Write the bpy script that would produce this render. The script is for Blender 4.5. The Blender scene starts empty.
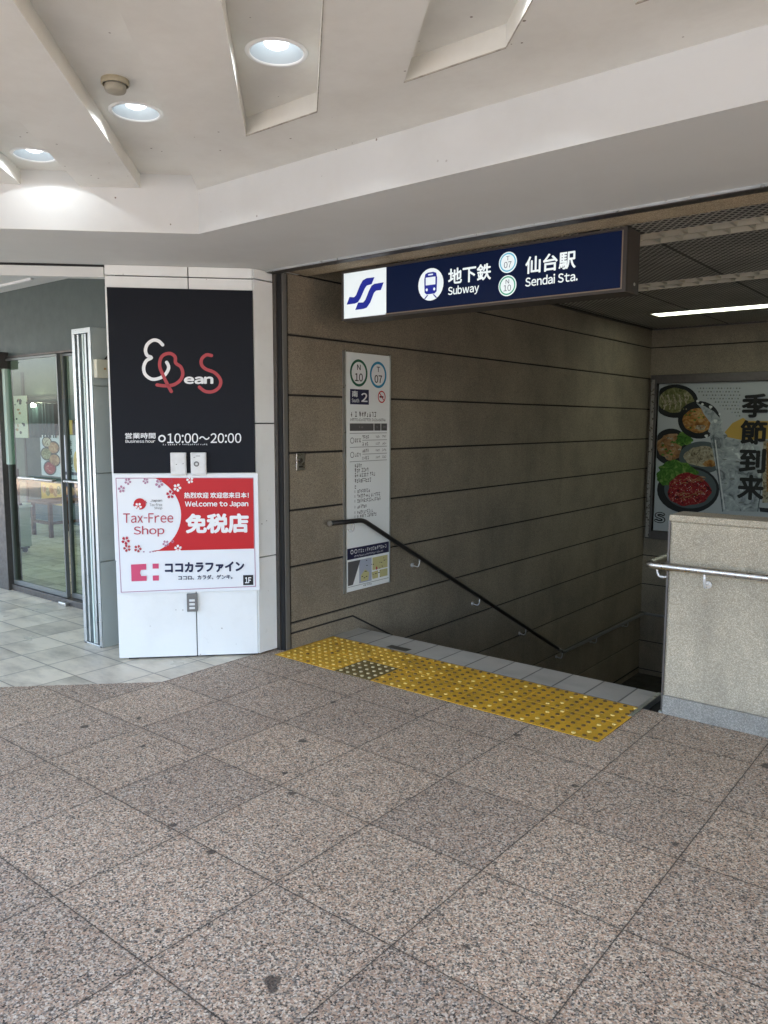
import bpy, math, random
from mathutils import Vector, Matrix
from mathutils.geometry import tessellate_polygon
random.seed(7)
sc = bpy.context.scene
col = sc.collection
R = math.radians

# ------------------------------------------------------------------ camera
YAW, PITCH, ROLL, F = R(38.8405), R(6.5394), R(0.1347), 780.997
CAM = Vector((0, 0, 1.6))
cf = Vector((-math.sin(YAW)*math.cos(PITCH), math.cos(YAW)*math.cos(PITCH), -math.sin(PITCH)))
r0 = Vector((math.cos(YAW), math.sin(YAW), 0)); u0 = r0.cross(cf)
cr = r0*math.cos(ROLL) + u0*math.sin(ROLL); cu = -r0*math.sin(ROLL) + u0*math.cos(ROLL)
cd = bpy.data.cameras.new('camera'); cam = bpy.data.objects.new('camera', cd); col.objects.link(cam)
cd.sensor_fit = 'VERTICAL'; cd.sensor_height = 24; cd.lens = F/1024*24; cd.clip_end = 3000; cd.clip_start = .02
cam.matrix_world = Matrix(((cr.x, cu.x, -cf.x, CAM.x), (cr.y, cu.y, -cf.y, CAM.y), (cr.z, cu.z, -cf.z, CAM.z), (0, 0, 0, 1)))
sc.camera = cam

def on(px, py, P, N):
    """survey: the point of a real plane (P, N) measured at a pixel of the photograph"""
    d = cf*F + cr*(px-384) - cu*(py-512); P = Vector(P); N = Vector(N)
    return CAM + d*((P-CAM).dot(N)/d.dot(N))

# ------------------------------------------------------------------ materials
def mat(name, base, rough=.6, metal=0., emit=None, es=0., spec=.3):
    m = bpy.data.materials.new(name); m.use_nodes = True
    b = m.node_tree.nodes['Principled BSDF']
    b.inputs['Base Color'].default_value = (*base, 1); b.inputs['Roughness'].default_value = rough
    b.inputs['Metallic'].default_value = metal
    if spec is not None: b.inputs['Specular IOR Level'].default_value = spec
    if emit: b.inputs['Emission Color'].default_value = (*emit, 1); b.inputs['Emission Strength'].default_value = es
    return m
class NT:
    def __init__(s, m): s.m = m; s.t = m.node_tree; s.b = s.t.nodes['Principled BSDF']
    def n(s, ty, **k):
        x = s.t.nodes.new(ty)
        for a, v in k.items(): setattr(x, a, v)
        return x
    def l(s, a, b): s.t.links.new(a, b)
    def put(s, sock, v):
        if hasattr(v, 'links') or hasattr(v, 'is_output'): s.l(v, sock)
        else: sock.default_value = v
    def math(s, op, a, b=None, c=None):
        x = s.n('ShaderNodeMath', operation=op)
        for i, v in enumerate((a, b, c)):
            if v is not None: s.put(x.inputs[i], v)
        return x.outputs[0]
    def pos(s): 
        if not hasattr(s, '_p'):
            s._g = s.n('ShaderNodeNewGeometry'); s._p = s._g.outputs['Position']
        return s._p
    def xyz(s):
        x = s.n('ShaderNodeSeparateXYZ'); s.l(s.pos(), x.inputs[0]); return x.outputs
    def scaled(s, v, sc_):
        x = s.n('ShaderNodeVectorMath', operation='MULTIPLY'); s.l(v, x.inputs[0]); x.inputs[1].default_value = sc_; return x.outputs[0]
    def noise(s, scale, detail=3, rough=.5, vec=None, dist=0):
        x = s.n('ShaderNodeTexNoise'); x.inputs['Scale'].default_value = scale; x.inputs['Detail'].default_value = detail
        x.inputs['Roughness'].default_value = rough; x.inputs['Distortion'].default_value = dist
        s.l(vec or s.pos(), x.inputs['Vector']); return x.outputs[0]
    def vor(s, scale, feature='F1', vec=None):
        x = s.n('ShaderNodeTexVoronoi', feature=feature); x.inputs['Scale'].default_value = scale
        s.l(vec or s.pos(), x.inputs['Vector']); return x
    def ramp(s, fac, stops, interp='LINEAR'):
        x = s.n('ShaderNodeValToRGB'); s.l(fac, x.inputs[0]); cr_ = x.color_ramp; cr_.interpolation = interp
        while len(cr_.elements) < len(stops): cr_.elements.new(.5)
        for e, (p, c) in zip(cr_.elements, stops):
            e.position = p; e.color = (*c, 1) if not isinstance(c, (int, float)) else (c, c, c, 1)
        return x.outputs[0]
    def mix(s, fac, a, b, mode='MIX'):
        x = s.n('ShaderNodeMix', data_type='RGBA', blend_type=mode)
        s.put(x.inputs[0], fac)
        for sock, v in ((x.inputs[6], a), (x.inputs[7], b)):
            if isinstance(v, tuple): sock.default_value = (*v, 1)
            else: s.l(v, sock)
        return x.outputs[2]
    def base(s, v): s.l(v, s.b.inputs['Base Color'])
    def bump(s, h, strength=.3, dist=.01):
        x = s.n('ShaderNodeBump'); x.inputs['Strength'].default_value = strength; x.inputs['Distance'].default_value = dist
        s.l(h, x.inputs['Height']); s.l(x.outputs[0], s.b.inputs['Normal'])
def sub(a, b): return tuple(x*b for x in a)

def painted(name, c, rough=.5, dirt=.25, scale=2., specks=True, dirtc=(.30, .27, .2)):
    m = mat(name, c, rough); n = NT(m)
    f = n.ramp(n.noise(scale, 6, .62), [(.45, 0.), (.8, dirt)])
    cc = n.mix(f, c, dirtc)
    if specks:
        v = n.vor(11.); k = n.math('LESS_THAN', n.math('ADD', v.outputs['Distance'], n.math('MULTIPLY', n.noise(60, 2), .07)), .088)
        g = n.ramp(n.noise(1.3, 2), [(.44, 0.), (.56, .85)])
        cc = n.mix(n.math('MULTIPLY', k, g), cc, (.12, .09, .06))
    n.base(cc)
    n.l(n.ramp(n.noise(scale*6, 4), [(.3, rough-.08), (.7, rough+.1)]), n.b.inputs['Roughness'])
    n.bump(n.noise(28, 3), .08, .01)
    return m

# speckled granite paving, square slabs with dark joints, gum and dirt spots
def granite():
    m = mat('speckled_granite', (.4, .35, .3), .7, spec=.15); n = NT(m); X = n.xyz()
    v = n.vor(172.); c = n.n('ShaderNodeSeparateColor'); n.l(v.outputs['Color'], c.inputs[0])
    v2 = n.vor(250.); c2 = n.n('ShaderNodeSeparateColor'); n.l(v2.outputs['Color'], c2.inputs[0])
    col1 = n.ramp(c.outputs[0], [(0, (.02, .02, .02)), (.13, (.13, .125, .115)), (.30, (.56, .385, .27)), (.54, (.68, .545, .40)), (.74, (.34, .32, .28)), (.84, (.88, .81, .67))], 'CONSTANT')
    col2 = n.ramp(c2.outputs[1], [(0, (.03, .03, .03)), (.17, (.24, .215, .18)), (.42, (.52, .385, .27)), (.7, (.64, .53, .40)), (.86, (.92, .84, .70))], 'CONSTANT')
    cc = n.mix(.32, col1, col2)
    p = .5235
    ux = n.math('DIVIDE', n.math('ADD', X[0], 1.382+40*p), p); uy = n.math('DIVIDE', n.math('ADD', X[1], -2.281+40*p), p)
    cmb = n.n('ShaderNodeCombineXYZ'); n.l(n.math('FLOOR', ux), cmb.inputs[0]); n.l(n.math('FLOOR', uy), cmb.inputs[1])
    wn = n.n('ShaderNodeTexWhiteNoise', noise_dimensions='3D'); n.l(cmb.outputs[0], wn.inputs[0])
    cc = n.mix(.9, cc, n.ramp(wn.outputs[0], [(0, (.86, .85, .86)), (1, (1.06, 1.04, 1.02))]), 'MULTIPLY')
    cc = n.mix(1., cc, n.ramp(n.noise(1.1, 6, .6), [(.3, (.86, .85, .84)), (.7, (1.06, 1.06, 1.06))]), 'MULTIPLY')
    # worn grime along the foot of the column and of the parapet wall
    jd = []
    for u in (ux, uy):
        fr = n.math('FRACT', u); jd.append(n.math('MINIMUM', fr, n.math('SUBTRACT', 1., fr)))
    d = n.math('MULTIPLY', n.math('MINIMUM', *jd), p)
    d = n.math('ADD', d, n.math('MULTIPLY', n.math('SUBTRACT', n.noise(90, 2), .5), .0006))
    j = n.ramp(d, [(.0022, 1.), (.0034, 0.)])
    cc = n.mix(n.math('MULTIPLY', j, .97), cc, (.022, .02, .018))
    grime = n.ramp(d, [(.0, .28), (.022, 0.)])
    cc = n.mix(n.math('MULTIPLY', grime, n.noise(5, 3)), cc, (.08, .07, .06))
    spots = [(-1.555, 1.421, .020), (-1.53, 1.40, .013), (-2.509, 1.777, .013), (-2.234, 1.746, .014), (-2.5, 2.385, .012), (-2.336, 2.268, .015), (-2.697, 2.693, .017), (-3.266, 2.15, .013),
             (-1.892, 3.447, .016), (-1.41, 3.106, .014), (-.79, 3.87, .03), (-3.72, 2.1, .02), (-3.6, 2.35, .012), (-1.2, 1.9, .008), (-2.0, 1.35, .008), (-.9, 2.9, .010), (-2.95, 3.2, .012)]
    nz = n.n('ShaderNodeTexNoise'); nz.inputs['Scale'].default_value = 45; n.l(n.pos(), nz.inputs['Vector'])
    off = n.scaled(nz.outputs['Color'], (.03, .03, 0)); pv = n.n('ShaderNodeVectorMath', operation='ADD'); n.l(n.pos(), pv.inputs[0]); n.l(off, pv.inputs[1])
    acc = None
    for (x, y, r_) in spots:
        q = n.n('ShaderNodeVectorMath', operation='DISTANCE'); n.l(pv.outputs[0], q.inputs[0]); q.inputs[1].default_value = (x+.015, y+.015, 0)
        e = n.math('SUBTRACT', q.outputs['Value'], r_)
        acc = e if acc is None else n.math('MINIMUM', acc, e)
    cc = n.mix(n.ramp(acc, [(0, .8), (.007, 0.)]), cc, (.05, .045, .04))
    n.base(cc)
    n.l(n.ramp(c.outputs[0], [(0, .5), (1, .75)]), n.b.inputs['Roughness'])
    n.bump(n.math('ADD', n.math('MULTIPLY', c.outputs[0], .3), n.math('MULTIPLY', j, -1.5)), .25, .002)
    return m

def tilegrid(name, c1, x0, y0, px, py, jw=.0022, jc=(.07, .065, .06), rough=.35, var=.14, dirt=.45):
    m = mat(name, c1, rough); n = NT(m); X = n.xyz()
    ux = n.math('DIVIDE', n.math('SUBTRACT', X[0], x0-100*px), px); uy = n.math('DIVIDE', n.math('SUBTRACT', X[1], y0-100*py), py)
    cmb = n.n('ShaderNodeCombineXYZ'); n.l(n.math('FLOOR', ux), cmb.inputs[0]); n.l(n.math('FLOOR', uy), cmb.inputs[1])
    wn = n.n('ShaderNodeTexWhiteNoise', noise_dimensions='3D'); n.l(cmb.outputs[0], wn.inputs[0])
    cc = n.mix(1., c1, n.ramp(wn.outputs[0], [(0, 1-var), (1, 1+var*.4)]), 'MULTIPLY')
    # every tile has its own streaky soiling
    v = n.n('ShaderNodeVectorMath', operation='ADD'); n.l(n.pos(), v.inputs[0]); n.l(n.scaled(wn.outputs[1], (7, 7, 7)), v.inputs[1])
    s = n.ramp(n.noise(2.4, 7, .65, n.scaled(v.outputs[0], (1, 2.2, 1))), [(.42, 0.), (.75, dirt)])
    cc = n.mix(s, cc, (.13, .12, .095))
    dd = []
    for u, p in ((ux, px), (uy, py)):
        fr = n.math('FRACT', u); dd.append(n.math('MULTIPLY', n.math('MINIMUM', fr, n.math('SUBTRACT', 1., fr)), p))
    d = n.math('MINIMUM', *dd)
    j = n.ramp(d, [(jw*.7, 1.), (jw*1.5, 0.)])
    n.base(n.mix(n.math('MULTIPLY', j, .85), cc, jc))
    n.l(n.ramp(n.noise(6, 4), [(.3, rough-.08), (.75, rough+.22)]), n.b.inputs['Roughness'])
    n.bump(j, .4, -.002)
    return m

def aggregate(name, light, dark, rough=.9, grain=150, stain=.35):
    m = mat(name, light, rough, spec=.25); n = NT(m)
    v = n.vor(grain); c = n.n('ShaderNodeSeparateColor'); n.l(v.outputs['Color'], c.inputs[0])
    cc = n.mix(n.ramp(c.outputs[0], [(.15, 1.), (.75, 0.)]), light, dark)
    cc = n.mix(n.ramp(c.outputs[1], [(.8, 0.), (.86, .6)]), cc, sub(light, 1.5))
    cc = n.mix(1., cc, n.ramp(n.noise(1.7, 7, .62), [(.3, (.76, .76, .75)), (.7, (1.1, 1.09, 1.05))]), 'MULTIPLY')
    st = n.noise(3., 5, .6, n.scaled(n.pos(), (2.2, 2.2, .35)))
    cc = n.mix(n.ramp(st, [(.5, 0.), (.78, stain)]), cc, sub(dark, .5))
    n.base(cc)
    n.bump(n.math('ADD', n.math('MULTIPLY', n.noise(grain*1.1, 2), 1.), n.math('MULTIPLY', c.outputs[0], .5)), .5, .004)
    return m

def metalm(name, c, rough=.3, brushed=(1, 1, 1)):
    m = mat(name, c, rough, 1.); n = NT(m)
    n.l(n.ramp(n.noise(30, 4, .6, n.scaled(n.pos(), brushed)), [(.3, max(rough-.1, .05)), (.75, rough+.18)]), n.b.inputs['Roughness'])
    n.base(n.mix(n.ramp(n.noise(4, 5), [(.4, 0.), (.8, .35)]), c, sub(c, .55)))
    return m

def mesh_ceiling():
    m = mat('expanded_metal', (.1, .1, .09), .55, .0); n = NT(m); X = n.xyz()
    a = n.math('DIVIDE', X[0], .056); b = n.math('DIVIDE', X[1], .072)
    h = []
    for u in (n.math('ADD', a, b), n.math('SUBTRACT', a, b)):
        fr = n.math('FRACT', n.math('ADD', u, 500.)); h.append(n.math('ABSOLUTE', n.math('SUBTRACT', fr, .5)))
    k = n.math('MAXIMUM', *h)       # near .5 on the strands
    f = n.ramp(k, [(.30, 0.), (.36, 1.)])
    jx = n.math('FRACT', n.math('DIVIDE', n.math('ADD', X[0], 2.045+90), .9))
    jl = n.math('LESS_THAN', jx, .03)
    cc = n.mix(f, (.05, .05, .047), (.58, .575, .53))
    cc = n.mix(n.math('MULTIPLY', jl, .8), cc, (.02, .02, .018))
    cc = n.mix(1., cc, n.ramp(n.noise(2, 5), [(.3, .75), (.7, 1.1)]), 'MULTIPLY')
    n.base(cc); n.bump(f, .5, .004)
    return m

def food(name, stops, scale, detail=4, dist=1.5, vor=False):
    m = mat(name, stops[0][1], .6); n = NT(m)
    f = n.vor(scale).outputs['Color'] if vor else n.noise(scale, detail, .6, None, dist)
    if vor:
        s_ = n.n('ShaderNodeSeparateColor'); n.l(f, s_.inputs[0]); f = s_.outputs[0]
    n.base(n.ramp(f, stops)); return m

def glassmat(name, tint=(.72, .82, .77), refl=.03, rough=.0):
    m = bpy.data.materials.new(name); m.use_nodes = True; t = m.node_tree; t.nodes.clear()
    o = t.nodes.new('ShaderNodeOutputMaterial'); mx = t.nodes.new('ShaderNodeMixShader'); tr = t.nodes.new('ShaderNodeBsdfTransparent'); gl = t.nodes.new('ShaderNodeBsdfGlossy')
    tr.inputs[0].default_value = (*tint, 1); gl.inputs['Roughness'].default_value = rough
    fr = t.nodes.new('ShaderNodeFresnel'); fr.inputs[0].default_value = 1.5
    ad = t.nodes.new('ShaderNodeMath'); ad.operation = 'MULTIPLY_ADD'; ad.inputs[1].default_value = 1.3; ad.inputs[2].default_value = refl-.05
    ge = t.nodes.new('ShaderNodeNewGeometry'); sb = t.nodes.new('ShaderNodeMath'); sb.operation = 'SUBTRACT'; sb.inputs[0].default_value = 1.; t.links.new(ge.outputs['Backfacing'], sb.inputs[1])
    mu = t.nodes.new('ShaderNodeMath'); mu.operation = 'MULTIPLY'      # reflect on the entering face only (the pane does not refract)
    t.links.new(fr.outputs[0], ad.inputs[0]); t.links.new(ad.outputs[0], mu.inputs[0]); t.links.new(sb.outputs[0], mu.inputs[1]); t.links.new(mu.outputs[0], mx.inputs[0])
    t.links.new(tr.outputs[0], mx.inputs[1]); t.links.new(gl.outputs[0], mx.inputs[2]); t.links.new(mx.outputs[0], o.inputs[0])
    return m

M = {}
M['granite'] = granite()
M['whitetile'] = tilegrid('pale_floor_tile', (.80, .745, .61), -4.19, 2.513, .345, .345, jw=.0032, jc=(.03, .03, .028), dirt=.6, var=.16)
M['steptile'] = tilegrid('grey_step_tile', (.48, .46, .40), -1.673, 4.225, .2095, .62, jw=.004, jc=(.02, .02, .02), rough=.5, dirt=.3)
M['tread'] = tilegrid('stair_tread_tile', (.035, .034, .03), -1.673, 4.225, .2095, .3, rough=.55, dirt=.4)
M['ceil'] = painted('ceiling_paint', (.74, .745, .70), .55, .28, 1.9)
M['fascia'] = painted('fascia_paint', (.62, .64, .635), .5, .2, 1.5)
M['soffit'] = painted('soffit_paint', (.64, .66, .64), .6, .12, 1.2, specks=False)
M['concrete'] = aggregate('brown_wash_concrete', (.30, .262, .20), (.185, .16, .12), grain=300, stain=.2)
M['parapet'] = aggregate('pale_wash_concrete', (.50, .45, .355), (.36, .32, .245), grain=280, stain=.35)
M['parabase'] = aggregate('grey_base_stone', (.36, .35, .32), (.26, .25, .225), grain=260)
M['groove'] = mat('dark_groove_backing', (.03, .028, .025), .9)  # flat dark colour behind the open wall grooves
M['cladding'] = painted('white_cladding', (.82, .85, .83), .35, .16, 3., specks=True, dirtc=(.35, .33, .28))
M['greyclad'] = painted('grey_green_cladding', (.44, .48, .455), .35, .2, 3., specks=False)
M['transom'] = painted('grey_green_panel', (.075, .10, .092), .45, .2, 2., specks=False, dirtc=(.08, .1, .09))
M['seal'] = mat('black_joint_sealant', (.02, .02, .02), .6)
M['steel'] = metalm('stainless_steel', (.60, .59, .56), .3)
M['darksteel'] = metalm('dark_steel', (.15, .14, .13), .5)
M['alu'] = metalm('aluminium', (.62, .65, .65), .35)
M['blackrail'] = mat('black_handrail_grip', (.022, .021, .02), .32)
M['bronze'] = mat('dark_bronze_paint', (.05, .043, .037), .4)
M['beamedge'] = aggregate('beam_underside', (.46, .39, .28), (.28, .235, .165), grain=260)
M['mesh'] = mesh_ceiling()
M['louver'] = mat('cream_louvre', (.66, .63, .52), .5)
M['troughin'] = mat('trough_inside', (.30, .285, .235), .6)
M['blackpanel'] = mat('black_sign_face', (.012, .014, .019), .55, spec=.12)
M['white'] = mat('white_print', (.82, .84, .84), .45)
M['signwhite'] = mat('white_sign_face', (.78, .82, .84), .35)
M['red'] = mat('red_print', (.52, .012, .018), .4)
M['darkred'] = mat('crimson_print', (.45, .03, .06), .4)
M['logored'] = mat('logo_red_print', (.42, .055, .065), .4)
M['magenta'] = mat('magenta_print', (.62, .08, .17), .4)
M['pinkline'] = mat('mauve_line', (.42, .22, .32), .5)
M['navy'] = mat('navy_print', (.012, .018, .06), .4)
M['navybox'] = mat('navy_box_print', (.02, .022, .06), .4)
M['black'] = mat('black_print', (.02, .02, .02), .5)
M['greyprint'] = mat('grey_print', (.10, .10, .10), .5)
M['midgrey'] = mat('mid_grey_print', (.25, .26, .26), .5)
M['green'] = mat('green_print', (.01, .11, .06), .4)
M['cyan'] = mat('cyan_print', (.02, .25, .42), .4)
M['litwhite'] = mat('lit_white_acrylic', (.62, .66, .66), .45, 0, (.86, .97, 1.), .055)
M['litblue'] = mat('lit_navy_acrylic', (.006, .012, .045), .35, 0, (.004, .012, .04), .02, .08)
M['logoblue'] = mat('logo_blue_acrylic', (.01, .014, .13), .4, 0, (.01, .02, .25), .08, .2)
M['litcyan'] = mat('lit_cyan_acrylic', (.1, .35, .45), .3, 0, (.08, .35, .5), .08)
M['litgreen'] = mat('lit_green_acrylic', (.05, .25, .15), .3, 0, (.05, .3, .18), .08)
M['board'] = mat('board_face', (.84, .88, .86), .35)
M['dome_a'] = None
M['lamp'] = mat('glowing_lamp', (1, 1, 1), .4, 0, (.88, .96, 1.), .42)
M['reflector'] = mat('lamp_reflector', (.36, .39, .41), .45)
M['rim'] = mat('lamp_rim', (.78, .79, .78), .35)
M['beige'] = painted('aged_beige_plastic', (.42, .38, .27), .5, .6, 18, specks=False, dirtc=(.18, .15, .1))
M['cream'] = mat('cream_plastic', (.62, .60, .47), .45)
M['plastic'] = painted('white_plastic', (.72, .74, .73), .4, .3, 20, specks=False)
M['tube'] = mat('glowing_tube', (1, 1, 1), .4, 0, (.93, 1., .82), .55)
M['glass'] = glassmat('door_glass')
M['caseglass'] = glassmat('case_glass', (.93, .94, .93), .0)
M['plategrey0'] = mat('frame_grey', (.17, .165, .15), .4, .3)
M['doorframe'] = mat('door_frame_grey', (.20, .21, .20), .35, .5)
M['rubber'] = mat('black_rubber', (.02, .02, .02), .7)
M['wood'] = food('dark_wood', [(.3, (.09, .035, .015)), (.7, (.18, .08, .035))], 9)
M['shopwall'] = painted('shop_wall', (.17, .185, .15), .6, .3, 1.5, specks=False)
M['shopdark'] = painted('shop_dark_panel', (.06, .085, .085), .4, .3, 3, specks=False)
M['cabinet'] = painted('cabinet_laminate', (.44, .48, .40), .4, .1, 3, specks=False)
M['warm'] = mat('warm_bulb', (1, 1, 1), .4, 0, (1, .93, .75), 12)
M['stucco'] = painted('upper_wall_tile', (.5, .48, .44), .6, .3, 1., specks=False)
M['railgrey'] = mat('worn_steel_rail', (.26, .26, .25), .35, .5)
M['satin'] = mat('satin_bracket', (.72, .72, .70), .25, .4)
# tactile paving
def tact(name, c, rough=.45, d=.5):
    m = mat(name, c, rough); n = NT(m)
    cc = n.mix(n.ramp(n.noise(7, 7, .68), [(.42, 0.), (.78, d)]), c, (.10, .075, .03))
    cc = n.mix(n.ramp(n.noise(120, 2), [(.62, 0.), (.72, .35)]), cc, (.08, .06, .03))
    n.base(cc); n.bump(n.noise(90, 3), .25, .003); return m
M['yellow'] = tact('tactile_yellow', (.80, .455, .04))
M['olive'] = tact('worn_dark_tactile', (.20, .14, .04))
m = tact('tactile_stud', (.7, .5, .06)); n = NT(m)
rnd = n.n('ShaderNodeNewGeometry').outputs['Random Per Island']
X = n.xyz()
# studs: the right hand tiles have lost their paint on most studs, the left ones are worn pale
side = n.ramp(n.math('ADD', n.math('MULTIPLY', X[0], .5), 1.95), [(.3, 0.), (.62, 1.)])
k = n.math('LESS_THAN', rnd, n.math('ADD', n.math('MULTIPLY', side, .72), .12))
pale = n.ramp(rnd, [(.0, (.66, .43, .07)), (.8, (.70, .49, .12)), (1., (.72, .54, .18))])
n.base(n.mix(k, pale, (.13, .075, .02)))
n.b.inputs['Roughness'].default_value = .38
M['stud'] = m

# ------------------------------------------------------------------ mesh building
class MB:
    def __init__(s): s.v = []; s.f = []; s.smooth = []
    def poly(s, pts, sm=False):
        i = len(s.v); s.v += [Vector(p) for p in pts]; s.f.append(tuple(range(i, i+len(pts)))); s.smooth.append(sm); return s
    def tris(s, loops, to3):
        """flat filled shape with holes; loops in 2D"""
        L = [[Vector((a, b, 0)) for a, b in lp] for lp in loops]; flat = [p for lp in L for p in lp]; i = len(s.v)
        s.v += [to3(p.x, p.y) for p in flat]
        for t in tessellate_polygon(L): s.f.append(tuple(i+k for k in t)); s.smooth.append(False)
        return s
    def box(s, x0, x1, y0, y1, z0, z1, fr=None):
        P = [(x0, y0, z0), (x1, y0, z0), (x1, y1, z0), (x0, y1, z0), (x0, y0, z1), (x1, y0, z1), (x1, y1, z1), (x0, y1, z1)]
        P = [fr(*p) if fr else Vector(p) for p in P]; i = len(s.v); s.v += P
        for q in ((3, 2, 1, 0), (4, 5, 6, 7), (0, 1, 5, 4), (1, 2, 6, 5), (2, 3, 7, 6), (3, 0, 4, 7)):
            s.f.append(tuple(i+k for k in q)); s.smooth.append(False)
        return s
    def prism(s, loop, z0, z1, fr=None):
        fr = fr or (lambda a, b, c: Vector((a, b, c)))
        n_ = len(loop); i = len(s.v); s.v += [fr(a, b, z0) for a, b in loop]+[fr(a, b, z1) for a, b in loop]
        for k in range(n_):
            j = (k+1) % n_; s.f.append((i+k, i+j, i+n_+j, i+n_+k)); s.smooth.append(False)
        for t in tessellate_polygon([[Vector((a, b, 0)) for a, b in loop]]):
            s.f.append(tuple(i+k for k in t)); s.f.append(tuple(i+n_+k for k in reversed(t))); s.smooth += [False, False]
        return s
    def tube(s, pts, r, seg=14, caps=True, rs=None):
        pts = [Vector(p) for p in pts]; rings = []
        up = None
        for k, p in enumerate(pts):
            t = ((pts[min(k+1, len(pts)-1)]-p).normalized()+(p-pts[max(k-1, 0)]).normalized()).normalized() if 0 < k < len(pts)-1 else (pts[1]-pts[0] if k == 0 else pts[-1]-pts[-2]).normalized()
            if up is None: up = t.orthogonal().normalized()
            up = (up - t*up.dot(t)).normalized(); w = t.cross(up)
            rr = rs[k] if rs else r
            if 0 < k < len(pts)-1:
                c = (pts[k+1]-p).normalized().dot((p-pts[k-1]).normalized()); rr = rr/max(.6, math.sqrt(max((1+c)/2, .01))) if False else rr
            i = len(s.v); s.v += [p+(up*math.cos(a)+w*math.sin(a))*rr for a in [2*math.pi*q/seg for q in range(seg)]]; rings.append(i)
        for a, b in zip(rings, rings[1:]):
            for q in range(seg):
                s.f.append((a+q, a+(q+1) % seg, b+(q+1) % seg, b+q)); s.smooth.append(True)
        if caps:
            s.f.append(tuple(reversed(range(rings[0], rings[0]+seg)))); s.f.append(tuple(range(rings[-1], rings[-1]+seg))); s.smooth += [False, False]
        return s
    def lathe(s, prof, c, seg=32, close=False):
        """profile (r, z) turned about a vertical axis through c"""
        i = len(s.v); c = Vector(c)
        for r_, z in prof: s.v += [c+Vector((r_*math.cos(a), r_*math.sin(a), z)) for a in [2*math.pi*q/seg for q in range(seg)]]
        for k in range(len(prof)-1):
            for q in range(seg):
                s.f.append((i+k*seg+q, i+k*seg+(q+1) % seg, i+(k+1)*seg+(q+1) % seg, i+(k+1)*seg+q)); s.smooth.append(True)
        if close: s.f.append(tuple(i+(len(prof)-1)*seg+q for q in range(seg))); s.smooth.append(False)
        return s

def wloc(o):
    v = Vector((0, 0, 0))
    while o: v += o.location; o = o.parent
    return v
def emit(name, mb, mt, parent=None, label=None, cat=None, group=None, kind=None, bevel=0, origin=None):
    me = bpy.data.meshes.new(name)
    if parent: base = wloc(parent)
    elif origin: base = Vector(origin)
    else:
        xs = [p.x for p in mb.v]; ys = [p.y for p in mb.v]; zs = [p.z for p in mb.v]
        base = Vector(((min(xs)+max(xs))/2, (min(ys)+max(ys))/2, min(zs)))
    me.from_pydata([p-base for p in mb.v], [], mb.f); me.update()
    me.polygons.foreach_set('use_smooth', mb.smooth)
    me.materials.append(M[mt] if isinstance(mt, str) else mt)
    o = bpy.data.objects.new(name, me); col.objects.link(o)
    if parent: o.parent = parent
    else: o.location = base
    tag(o, label, cat, group, kind)
    if bevel:
        b = o.modifiers.new('bevel', 'BEVEL'); b.width = bevel; b.segments = 2; b.limit_method = 'ANGLE'; b.angle_limit = R(50)
    return o
def tag(o, label=None, cat=None, group=None, kind=None):
    if label: o['label'] = label
    if cat: o['category'] = cat
    if group: o['group'] = group
    if kind: o['kind'] = kind
    return o
def thing(name, loc, label, cat, group=None):
    o = bpy.data.objects.new(name, None); col.objects.link(o); o.location = loc; o.empty_display_size = .1
    return tag(o, label, cat, group)

_gl = {}
def text_tris(s, bold=0., shear=0.):
    if all(33 <= ord(c) < 127 or c in ' 〜' for c in s): return latin_tris(s)
    return raw_tris(s, 0, shear)
def latin_tris(s):
    V = []; Fc = []; x = 0
    for c in s:
        if c == ' ': x += .26; continue
        if c not in _gl: _gl[c] = raw_tris(chr(ord(c)+0xFEE0) if ord(c) < 127 else c)
        v, f = _gl[c]
        if not v: continue
        a0 = min(p[0] for p in v); a1 = max(p[0] for p in v); i = len(V)
        if c == '-': v = [(a0+(p[0]-a0)*.42, p[1]) for p in v]; a1 = a0+(a1-a0)*.42
        V += [(p[0]-a0+x, p[1]) for p in v]; Fc += [tuple(i+k for k in q) for q in f]
        x += a1-a0+.1
    return V, Fc
def raw_tris(s, bold=0., shear=0.):
    c = bpy.data.curves.new('t', 'FONT'); c.body = s; c.size = 1; c.offset = bold; c.shear = shear; c.resolution_u = 4
    o = bpy.data.objects.new('t', c); col.objects.link(o)
    me = o.to_mesh()
    v = [(p.co.x, p.co.y) for p in me.vertices]; f = [tuple(p.vertices) for p in me.polygons]
    o.to_mesh_clear(); bpy.data.objects.remove(o); bpy.data.curves.remove(c)
    return v, f

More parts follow.
